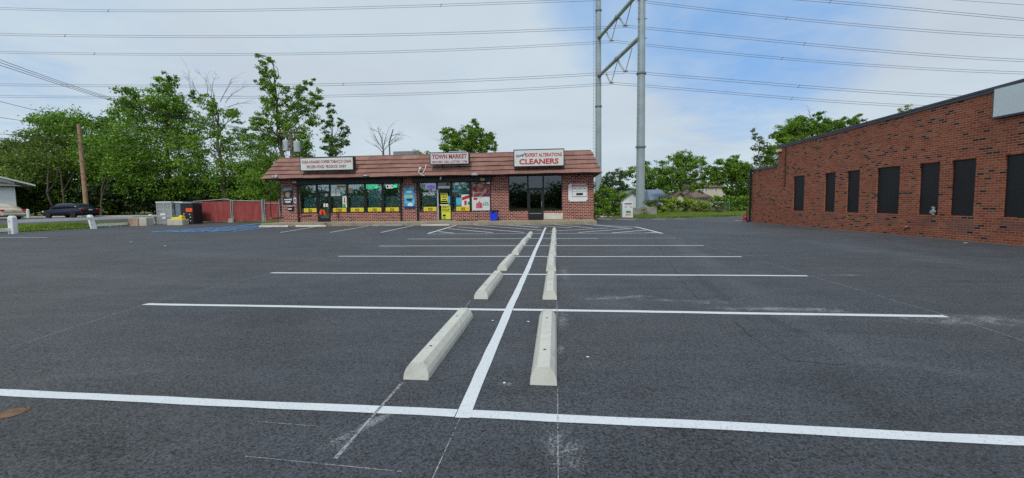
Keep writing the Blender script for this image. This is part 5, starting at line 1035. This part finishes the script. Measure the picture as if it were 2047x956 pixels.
# service wires
def swire(label, pts3, r=.017, mat='wire_black'):
    P = spl([atD(a, b, d) for a, b, d in pts3], 30); o = MB().tube([tuple(q) for q in P], r, 4).build('service_wire', mat); tag(o, label, 'wire', 'service wires at the upper left')
for k, lb in enumerate(('top', 'middle', 'bottom')):
    swire(lb+' one of three black wires sloping down from the left edge', [(-70, 94+7*k, 23), (0, 118.5+6.5*k, 25), (120, 163+3*k, 30), (240, 200+3*k, 36), (400, 242+2*k, 40), (560, 264+k, 42)])
swire('single thin wire sloping into the top of the wide left tree', [(-60, 187, 28), (0, 203, 30), (95, 226, 36), (157, 252, 45)]); swire('short thin wire just below, ending at the left trees', [(-60, 226, 30), (0, 235, 32), (60, 244, 38), (157, 258, 45)])
for k in range(4): swire(('highest', 'second', 'third', 'lowest')[k]+' of the low bunched wires at the far left edge', [(-60, 262+9*k, 32), (0, 268+8*k, 35), (157, 272+5*k, 45)])
swire('pale cable running from the pole across the dark trees', [(157, 300, 44.5), (250, 292, 43), (400, 305, 42.5), (585, 300, 41.6)], .015, 'wire')
swire('pale cable passing low in front of the trees to the pole', [(157, 262, 44.5), (260, 265, 43.5), (420, 290, 42.5), (585, 298, 41.6)], .015, 'wire')

# ------------------------------------------------------------------ cars
def car(label, loc, rz, paint, glass='car_glass', plate=True):
    t = local(thing('parked_car', label, 'car', loc, rz)); Lc, W = 4.5, .88
    stn = [(-2.22, .40, .62, .78), (-2.18, .30, .86, .84), (-2.0, .26, .98, .87), (-1.6, .24, 1.02, .88), (-1.0, .22, 1.0, .88), (0, .2, .96, .88), (.9, .2, .92, .88), (1.3, .21, .88, .87), (1.8, .23, .80, .84), (2.1, .28, .70, .78), (2.24, .36, .55, .68)]
    rings = []
    for x, zb, zt_, w_ in stn:
        h_ = zt_-zb; half = [(0, zb), (w_*.8, zb), (w_*.97, zb+.12*h_), (w_, zb+.45*h_), (w_*.985, zb+.7*h_), (w_*.93, zb+.93*h_), (w_*.6, zt_), (0, zt_+.015)]
        rings.append([(x, y, z) for y, z in half]+[(x, -y, z) for y, z in half[-2:0:-1]])
    b = MB().loft(rings).build('body', paint, t, smooth=True, sub=1)
    gh = [(-1.78, .98, .05), (-1.1, .97, .36), (-.7, .96, .46), (0, .95, .50), (.35, .94, .48), (.75, .93, .34), (1.25, .90, .02)]; rings = []
    for x, zb, hh_ in gh:
        w0, w1 = .80, .80-.22*hh_/.5; rings.append([(x, w0, zb-.03), (x, (w0+w1)/2+.02, zb+hh_*.55), (x, w1, zb+hh_*.93), (x, w1*.6, zb+hh_), (x, -w1*.6, zb+hh_), (x, -w1, zb+hh_*.93), (x, -(w0+w1)/2-.02, zb+hh_*.55), (x, -w0, zb-.03)])
    rf_ = MB().loft(rings).build('roof', paint, t, smooth=True)
    for s_ in (-1, 1):
        for poly in ([(.02, 1.0), (.95, .98), (.62, 1.24), (.3, 1.345), (.02, 1.36)], [(-.05, 1.0), (-.05, 1.36), (-.55, 1.33), (-.95, 1.24), (-1.15, 1.03)]):
            def yy(z): return s_*(.80-.17*(z-.92)/.45+.028)
            MB().quad(*[(x, yy(z), z) for x, z in poly]).build('side_window', glass, rf_)
        MB().tube([(.85, s_*.86, 1.0), (.85, s_*.98, 1.03)], [.05, .08], 8).build('mirror', paint, t)
        MB().box(.05, .2, s_*.885-.012, s_*.885+.012, .84, .87).build('handle', paint, t)
    MB().quad((-1.72, .62, 1.03), (-1.72, -.62, 1.03), (-.86, -.52, 1.415), (-.86, .52, 1.415)).build('rear_window', 'car_glass_light', rf_); MB().quad((1.2, .66, .965), (1.2, -.66, .965), (.5, -.52, 1.40), (.5, .52, 1.40)).build('windscreen', glass, rf_)
    for x in (-1.35, 1.4):
        for s_ in (-1, 1):
            wh = MB().tube([(x, s_*.70, .32), (x, s_*.885, .32)], .31, 20).build('wheel', 'tyre', t); MB().tube([(x, s_*.87, .32), (x, s_*.897, .32)], .2, 12).build('rim', 'rim', wh)
    for s_ in (-1, 1):
        MB().box(-2.235, -2.05, s_*.72-.15, s_*.72+.13, .76, .89).build('tail_light', 'tail_red', t, bevel=.03); MB().box(2.0, 2.2, s_*.62-.14, s_*.62+.14, .56, .68).build('headlight', 'white', t, bevel=.03)
    if plate: MB().box(-2.262, -2.24, -.16, .16, .70, .83).build('plate', 'plate_yellow', t)
    MB().box(-2.29, -2.1, -.8, .8, .34, .55).build('bumper', paint, t, bevel=.06)
    return t
P = atD(160, 420, 40); cx_, cy_ = P[0], P[1]
th_ = math.radians(180); hx, hy = math.cos(th_), math.sin(th_)
car('dark blue sedan parked beside the trees, tail towards the lot', (cx_+2.2*hx-.9*(-hy), cy_+.88, G(cx_, cy_)), th_, 'navy_paint')
P = atD(0, 430, 34.5); car('beige sedan cut off by the left edge before the white house', (P[0]-2.2, P[1]+.88, G(P[0]-2, P[1])+.0), math.pi, 'beige_paint', 'car_glass_light')
# white house at the left, its gable wall square to the lot's far corner
a = atD(32, 400, 43); gz = .5; rot = math.radians(62)
ho = local(thing('white_house', 'small white house with a pale gable roof at the left edge', 'building', (a[0], a[1], gz), rot))
he, ov = 3.3, 1.35     # eave height, side overhang; x runs left along the front wall, y goes back
MB().box(-11, 0, 0, 9, -.4, he).build('wall', 'white_wall', ho)
ri = 2.35; xm = -5.5; slp = ri/(5.5+ov)
rfm = MB()
for s_ in (1, -1):
    e_ = ov if s_ > 0 else -11-ov
    rfm.add([(e_, -.6, he-.0), (xm, -.6, he+ri), (xm, 9.6, he+ri), (e_, 9.6, he), (e_, -.6, he+.16), (xm, -.6, he+ri+.16), (xm, 9.6, he+ri+.16), (e_, 9.6, he+.16)], [(0, 1, 2, 3), (4, 7, 6, 5), (0, 4, 5, 1), (3, 2, 6, 7), (0, 3, 7, 4)])
rfm.build('roof', 'sign_face', ho); MB().prism([(-11, he+.02), (0, he+.02), (0, he+slp*ov-.02), (xm, he+ri-.02), (-11, he+slp*ov-.02)], .004, .1).build('gable', 'white_wall', ho)
MB().box(-11-ov+.1, ov-.1, -.55, -.02, he-.1, he-.01).build('fascia', 'black_box', ho)
rp = MB(); rp.add([(-11.6, -.55, he+.0), (.4, -.55, he+.0), (-.8, -.01, he+.42), (-10.4, -.01, he+.42)], [(0, 1, 2, 3)]); rp.build('porch_roof', 'grey_shingle', ho)
# houses at the right
def house(label, x0, x1, y, ze, zr_, wallm, roofm, gable=False, depth=9, wins_=(), chim=None):
    t = thing('house', label, 'building', ((x0+x1)/2, y, 0)); MB().box(x0, x1, y, y+depth, 0, ze).build('wall', wallm, t); o_ = .4
    if gable: r_ = MB().prism([(x0-o_, ze-.1), ((x0+x1)/2, zr_), (x1+o_, ze-.1), (x1+o_, ze+.1), ((x0+x1)/2, zr_+.2), (x0-o_, ze+.1)], y-o_, y+depth+o_).build('roof', roofm, t); MB().prism([(x0, ze), (x1, ze), ((x0+x1)/2, zr_-.05)], y+.01, y+.2).build('gable', wallm, t)
    else:
        m = MB(); m.add([(x0-o_, y-o_, ze-.1), (x1+o_, y-o_, ze-.1), (x1+o_-.6, y+depth/2, zr_), (x0-o_+.6, y+depth/2, zr_), (x0-o_, y+depth+o_, ze-.1), (x1+o_, y+depth+o_, ze-.1)], [(0, 1, 2, 3), (3, 2, 5, 4), (0, 3, 4), (1, 5, 2), (0, 4, 5, 1)]); r_ = m.build('roof', roofm, t)
    for (a, b, c, d) in wins_:
        w_ = MB().box(a-.12, b+.12, y-.05, y-.01, c-.12, d+.12).build('window', 'white', t); MB().box(a, b, y-.07, y-.052, c, (c+d)/2-.04).box(a, b, y-.07, y-.052, (c+d)/2+.04, d).build('pane', 'car_glass', w_)
    if chim: MB().box(*chim).build('chimney', 'rust', t)
    return t
Hh = lambda px, py, Y: atY(px, py, Y)
x0, x1 = Hh(1390, 380, 84)[0], Hh(1446, 380, 84)[0]; ze, zr_ = Hh(1410, 373, 84)[2], Hh(1410, 364, 88)[2]
wx = [Hh(q, 380, 84)[0] for q in (1402, 1406.5, 1409.5, 1413.5, 1429.5, 1433.5)]; wz0, wz1 = Hh(1405, 382, 84)[2], Hh(1405, 375, 84)[2]
house('two storey beige house with brown roof seen between the trees', x0, x1, 84, ze, zr_, 'beige_wall', 'brown_shingle', wins_=((wx[0], wx[1], wz0, wz1), (wx[2], wx[3], wz0, wz1), (wx[4], wx[5], wz0, wz1)), chim=(Hh(1425, 370, 86)[0]-.4, Hh(1425, 370, 86)[0]+.4, 86, 87, 3, Hh(1425, 361.5, 86)[2]))
house('low house with dull brown roof before the beige house', Hh(1375, 390, 78)[0], Hh(1404, 390, 78)[0], 74, Hh(1390, 394, 74)[2], Hh(1390, 382, 78)[2], 'beige_wall', 'brown_shingle')
house('house with a steep blue grey roof right of the steel pole', Hh(1303, 398, 66)[0], Hh(1338, 398, 66)[0], 66, Hh(1310, 399, 66)[2], Hh(1330, 379, 71)[2], 'white_wall', 'blue_shingle')
house('small tan gabled house behind the yellow green bush', Hh(1335, 395, 66)[0], Hh(1352, 395, 66)[0], 62, Hh(1340, 396, 62)[2], Hh(1343, 386, 62)[2], 'beige_wall', 'brown_shingle', True, 6)
house('white gabled house left of the steel pole', Hh(1246, 395, 62)[0], Hh(1280, 395, 62)[0], 62, Hh(1262, 398, 62)[2], Hh(1268, 383, 62)[2], 'white_wall', 'grey_shingle', True, 7)
# concrete retaining wall + fence
p0, p1 = atY(1266, 425, 39.6)[0], atY(1313, 425, 39.6)[0]; zt = atY(1290, 415, 39.6)[2]; t = thing('concrete_wall', 'low grey concrete wall at the foot of the steel pole', 'wall', ((p0+p1)/2, 39.6, 0))
MB().box(p0, p1, 39.6, 39.85, -.1, zt).box(p1-.25, p1, 39.86, 46, -.1, zt).box(p0, p0+.25, 39.86, 46, -.1, zt).build('wall', 'old_concrete', t, bevel=.01)
t = thing('chain_link_fence', 'grey chain link fence half hidden by vines at the back of the lot', 'fence', (13, 45, .2)); a, b = atY(1315, 406, 45), atY(1458, 404, 45); zf = (a[2]+b[2])/2
MB().quad((a[0], 45, .1), (b[0], 45, .1), (b[0], 45, zf), (a[0], 45, zf)).build('mesh', 'chainlink', t); MB().tube([(a[0], 45, zf), (b[0], 45, zf)], .025, 6).build('rail', 'galv_dark', t)
for k in range(5): x = a[0]+(b[0]-a[0])*k/4; MB().tube([(x, 45, 0), (x, 45, zf+.08)], .03, 6).build('post', 'galv_dark', t)
p = atY(1255, 435, 37.2); x = p[0]; t = thing('donation_bin', 'white metal donation bin with green and red print', 'bin', (x, 37.2, 0)); z1 = atY(1255, 403.5, 37.2)[2]
bx0, bx1 = atY(1244, 420, 37.2)[0], atY(1265.5, 420, 37.2)[0]; MB().prism([(bx0, -.02), (bx1, -.02), (bx1, z1-.12), (bx1-.12, z1), (bx0+.12, z1), (bx0, z1-.12)], 37.2, 38.2).build('body', 'white_paint', t, bevel=.015)
m = MB(); W_ = bx1-bx0; H_ = z1; bx0 += .1*W_; m.mat('black'); m.quad((bx0+.12*W_, 37.19, H_*.84), (bx0+.8*W_, 37.19, H_*.84), (bx0+.8*W_, 37.19, H_*.90), (bx0+.12*W_, 37.19, H_*.90)); m.quad((bx0+.12*W_, 37.19, H_*.66), (bx0+.32*W_, 37.19, H_*.66), (bx0+.32*W_, 37.19, H_*.69), (bx0+.12*W_, 37.19, H_*.69)); m.quad((bx0+.6*W_, 37.19, H_*.66), (bx0+.8*W_, 37.19, H_*.66), (bx0+.8*W_, 37.19, H_*.69), (bx0+.6*W_, 37.19, H_*.69))
m.mat('green'); m.quad((bx0+.24*W_, 37.19, H_*.3), (bx0+.7*W_, 37.19, H_*.3), (bx0+.7*W_, 37.19, H_*.44), (bx0+.24*W_, 37.19, H_*.44)); m.mat('pink_red'); m.quad((bx0+.2*W_, 37.19, H_*.16), (bx0+.72*W_, 37.19, H_*.16), (bx0+.72*W_, 37.19, H_*.22), (bx0+.2*W_, 37.19, H_*.22)); m.build('print', parent=t)
# rocks by the shrub
for k, (px, py, r_) in enumerate(((1193, 434.5, .3), (1203, 435, .35), (1211, 434, .25), (1218, 434.5, .22))):
    p = atZ(px, py); rng = np.random.default_rng(90+k); rings = []
    for i, (f_, z_) in enumerate(((1, 0), (1.05, .3), (.85, .7), (.4, 1))): rings.append([(p[0]+r_*1.4*f_*math.cos(a)*rng.uniform(.8, 1.1), p[1]+r_*f_*math.sin(a)*rng.uniform(.8, 1.1), z_*r_*.6-.02) for a in np.linspace(0, 2*math.pi, 9, endpoint=False)])
    tag(MB().loft(rings).build('rock', 'cream_rough'), ('leftmost', 'largest, second', 'third', 'smallest, rightmost')[k]+' pale rock of the row on the ground behind the store corner', 'rock', 'pale rocks behind the store corner')

# ------------------------------------------------------------------ red screened fence, cage, bins, blocks, rails at the left
fy = 31.0; t = thing('screened_fence', 'chain link fence covered with dark red screening beside the store', 'fence', (-25.5, fy, G(-25, 31)))
A = atY(388, 403, fy); segs = [(388, 463, 'sag'), (466, 525, None)]
def panel(px0, px1, zt0, ztm, zt1, zb0, zb1, y=fy):
    x0, x1 = fx(px0, y, 420), fx(px1, y, 420); n = 20; m = MB(); top = []; bot = []
    for i in range(n+1):
        u = i/n; zt_ = zt0+(zt1-zt0)*u+(ztm)*math.sin(math.pi*u); zb_ = zb0+(zb1-zb0)*u+.02*math.sin(u*9); x = x0+(x1-x0)*u; top.append((x, y+.03*math.sin(u*17), zt_)); bot.append((x, y+.05*math.sin(u*13+1), zb_))
    for i in range(n): m.quad(bot[i], bot[i+1], top[i+1], top[i])
    return m, x0, x1
for (a, b, z0_, zm, z1_, b0_, b1_) in ((388, 463, 1.83, .0, 1.84, .24, .2), (466.5, 524, 1.84, 0, 1.80, .2, .26), (531, 559, 1.80, 0, 1.8, .26, .26)):
    m, x0, x1 = panel(a, b, z0_, zm, z1_, b0_, b1_); m.build('screen', 'screen_red', t)
for px in (388, 462.5, 466, 524.5, 526.8, 530, 559.5, 563): x = fx(px, fy, 420); MB().tube([(x, fy-.04, .05), (x, fy-.04, 1.97 if px > 500 else 1.88)], .027, 6).build('post', 'galv', t)
for a, b, za, zb_ in ((388, 452, 1.86, 2.02), (452, 466, 2.02, 1.9), (466, 524, 1.9, 1.82), (531, 559, 1.62, 1.62)): MB().tube([(fx(a, fy, 420), fy-.03, za), (fx(b, fy, 420), fy-.03, zb_)], .025, 5).build('rail', 'galv', t)
for k, px in enumerate((463, 467)): p_ = fx(px, fy, 440); MB().tube([(p_, fy-.1, .45), (p_, fy-.18, .1)], [.12, .16], 8).build('foot_weight', 'old_concrete', t)
# wire pickets above (behind)
# cage
cy0 = 29.5; gz = .08; x0, x1 = fx(314, cy0, 420), fx(343, cy0, 420); x2 = fx(343, cy0, 420)
cg = thing('gas_bottle_cage', 'grey wire mesh cage with a solid top standing by the grass', 'cage', ((x0+x1)/2, cy0, gz))
fr = MB(); zt_ = 1.78; xr_ = fx(357, cy0+.9, 420)
for x in (x0, (x0+x1)/2, x1): fr.box(x-.025, x+.025, cy0-.03, cy0+.03, gz, zt_)
for x in (x0, x1): fr.box(x-.025, x+.025, cy0+.87, cy0+.93, gz, zt_)
for z in (gz+.1, .7, 1.25, zt_-.05): fr.box(x0, x1, cy0-.025, cy0+.025, z-.02, z+.02)
fr.build('frame', 'galv', cg)
cm = MB(); cm.quad((x0, cy0, gz), (x1, cy0, gz), (x1, cy0, zt_), (x0, cy0, zt_)); cm.quad((x1, cy0, gz), (x1, cy0+.9, gz), (x1, cy0+.9, zt_), (x1, cy0, zt_)); cm.quad((x0, cy0+.9, gz), (x1, cy0+.9, gz), (x1, cy0+.9, zt_), (x0, cy0+.9, zt_)); cm.quad((x0, cy0, gz), (x0, cy0+.9, gz), (x0, cy0+.9, zt_), (x0, cy0, zt_)); cm.build('mesh_panels', 'cage_mesh', cg)
MB().box(x0-.04, x1+.04, cy0-.06, cy0+.96, zt_, zt_+.09).build('top', 'sign_face', cg); MB().box(x0+.05, x1-.05, cy0+.1, cy0+.8, gz+.75, gz+.78).build('shelf', 'galv', cg)
MB().box(x0+.3, x0+.75, cy0-.05, cy0-.035, .80, .95).build('label_plate', 'white', cg); MB().box(x0+.45, x0+.75, cy0-.05, cy0-.035, .52, .66).build('label_plate', 'white', cg)
for k in range(4):
    for lv in (0, 1):
        x = x0+.22+.27*k; zb_ = gz+.02+lv*.79
        bt = MB().tube([(x, cy0+.35, zb_), (x, cy0+.35, zb_+.05), (x, cy0+.35, zb_+.32), (x, cy0+.35, zb_+.40)], [.1, .125, .125, .05], 10).build('gas_bottle', 'galv'); tag(bt, f'grey gas bottle on the {"upper" if lv else "lower"} shelf of the cage, {("first","second","third","fourth")[k]} from the left', 'gas bottle', 'gas bottles in the cage')
# second cage cabinet behind (bluish)
xa, xb = x1+.08, fx(360, cy0, 420); o = thing('storage_cabinet', 'blue grey mesh cabinet between the cage and the black bin', 'cabinet', ((xa+xb)/2, cy0+.2, gz)); MB().box(xa, xb, cy0+.25, cy0+1, gz, zt_-.02).build('body', 'blue_shingle', o); MB().box(xa-.02, xb+.04, cy0+.2, cy0+1.05, zt_-.02, zt_+.06).build('top', 'sign_face', o)
# black bin w/ orange
xa, xb = fx(363, cy0, 430), fx(388, cy0, 430); t = thing('black_cabinet', 'tall black bin cabinet with an orange label beside the red fence', 'cabinet', ((xa+xb)/2, cy0, gz))
MB().box(xa, xb, cy0-.1, cy0+.8, gz-.02, 1.68).build('body', 'black_box', t, bevel=.03); MB().box(xa-.03, xb+.02, cy0-.14, cy0+.84, 1.683, 1.76).build('lid', 'galv_dark', t, bevel=.02)
MB().box(xb-.55, xb-.02, cy0-.13, cy0-.105, 1.05, 1.33).build('label_plate', 'orange', t)
for u, v in ((.3, .9), (.75, .85), (.8, .6), (.2, .3), (.8, .3), (.45, .12)): xx = xa+(xb-xa)*u; MB().box(xx-.04, xx+.04, cy0-.12, cy0-.102, gz+v*.9-.02, gz+v*.9+.04).build('latch', 'white', t)
xa, xb = fx(343, 29.0, 430), fx(364, 29.0, 430); o = MB().box(xa, xb, 28.95, 29.3, .5, .66); o.add([(xb-.3, 28.95, .66), (xb, 28.95, .66), (xb, 29.3, .66), (xb-.3, 29.3, .66), (xb-.2, 29, .8), (xb-.05, 29, .8), (xb-.05, 29.2, .8), (xb-.2, 29.2, .8)], [(0, 1, 5, 4), (1, 2, 6, 5), (2, 3, 7, 6), (3, 0, 4, 7), (4, 5, 6, 7)])
o = o.build('yellow_crate', 'yellow', bevel=.01); tag(o, 'yellow plastic tray resting on the pale concrete block by the black cabinet', 'tray')
def cblock(label, px0, px1, Y, z0, z1, mat, rz=0, depth=.6):
    a, b = fx(px0, Y, 440), fx(px1, Y, 440); o = MB().box(a, b, Y, Y+depth, z0, z1).build('concrete_block', mat, bevel=.03); tag(o, label, 'block')
cblock('pale concrete block in front of the mesh cage', 333, 364, 28.75, .03, .497, 'block_concrete', depth=.62); cblock('rust stained concrete block at the end of the white rail', 256, 275, 28.3, 0, .63, 'rust_block'); cblock('weathered pale concrete block beside the rust stained one', 276, 292, 28.4, 0, .66, 'block_concrete')
# guard rail posts
rail_pts = [(27, 467.5, 430, -.0), (183, 457.5, 428.5, -.24), (301, 450, 428.0, -.18)]
posts = []
for i, (px, pb, pt_, lean) in enumerate(rail_pts):
    b0 = atZ(px+ (0 if i == 0 else 5), pb); posts.append(b0); D = float((b0-CAMP)@CF); hgt = (pb-pt_)*D/F*.97
    wv = .17 if i == 0 else .14; t = local(thing('rail_post', ['near white rail post cut off low at the left edge', 'white rail post leaning left on the grass verge', 'white rail post leaning behind the concrete blocks'][i], 'post', (b0[0], b0[1], -.05), group='white posts along the verge'))
    MB().loft([[(-wv, -.12, 0), (wv, -.12, 0), (wv, .12, 0), (-wv, .12, 0)], [(-wv+lean, -.12, hgt-.06), (wv+lean, -.12, hgt-.06), (wv+lean, .12, hgt-.06), (-wv+lean, .12, hgt-.06)], [(-wv*.6+lean, -.08, hgt+.04), (wv*.6+lean, -.08, hgt+.04), (wv*.6+lean, .08, hgt+.04), (-wv*.6+lean, .08, hgt+.04)]]).build('post_body', 'white_paint', t, bevel=.02)
    MB().tube([(-.03+lean*.7, -.135, hgt*.75), (-.03+lean*.7, -.1, hgt*.75)], .03, 6).build('bolt', 'black', t)
def rail(label, a, b, z0, z1, x_off=-.13):
    a = np.array(a); b = np.array(b); o = MB().loft([[(q[0]+x_off, q[1], z0), (q[0]+x_off+.09, q[1], z0), (q[0]+x_off+.09, q[1], z1), (q[0]+x_off, q[1], z1)] for q in (a, b)]).build('guard_rail', 'rail_white'); tag(o, label, 'rail', 'white rails along the verge')
far = posts[2]; dirn = posts[0]-posts[1]; ext = posts[0]+dirn*.9
rail('upper white rail between the near and the leaning post', posts[0], posts[1], .62, .80); rail('upper white rail running behind the concrete blocks', posts[1], posts[2], .60, .78); rail('lower white rail between leaning post and concrete block', posts[1], posts[2], .14, .32); rail('low white rail running out of the left edge of view', ext, posts[0], .15, .34)
p = atD(57, 433, 42); o = thing('bollard', 'small white bollard beyond the street left of the blue car', 'bollard', (p[0], p[1], G(p[0], p[1]))); MB().tube([(p[0], p[1], .4), (p[0]-.05, p[1], 1.35)], .13, 8).build('shaft', 'white_paint', o)
MB().tube([(p[0]-.05, p[1], 1.35), (p[0]-.05, p[1], 1.42)], [.12, .06], 8).build('cap', 'white_paint', o)
sl_ = MB()
for a, b in ((( -60, 22.5), (-38, 24.0)), ((-62, 31.5), (-38.5, 31.5)), ((-70, 27.3), (-50, 27.3))): strip(sl_, a, b, .15, z=.016)
tag(sl_.build('street_lines', 'white_line'), kind='structure')
kb = MB(); kb.box(-100, -38, 38.0, 38.3, .4, .66); tag(kb.build('kerb', 'block_concrete'), kind='structure')
# litter: tiny white chips on asphalt
for k, (px, py) in enumerate(((1930, 486), (1175, 715), (1008, 767), (985, 642), (1056, 644), (262, 484), (330, 492))):
    p = atZ(px, py); rng = np.random.default_rng(k); r_ = .016 if py > 600 else .07
    tag(MB().add([(p[0]+r_*math.cos(a)*rng.uniform(.6, 1.2), p[1]+r_*.7*math.sin(a)*rng.uniform(.6, 1.2), .006) for a in np.linspace(0, 6.28, 7)[:-1]]+[(p[0], p[1], .014)], [(i, (i+1) % 6, 6) for i in range(6)]).build('litter_scrap', 'white'), ['white scrap near the foot of the brick hall', 'white chip right of the nearest wheel stop', 'white chip between the two nearest wheel stops', 'tiny white chip by the centre line', 'tiny white chip right of the centre line', 'white scrap on the asphalt before the rust stained block', 'white scrap on the asphalt before the mesh cage'][k], 'litter')
for o in bpy.data.objects:
    if '_local' in o: del o['_local']
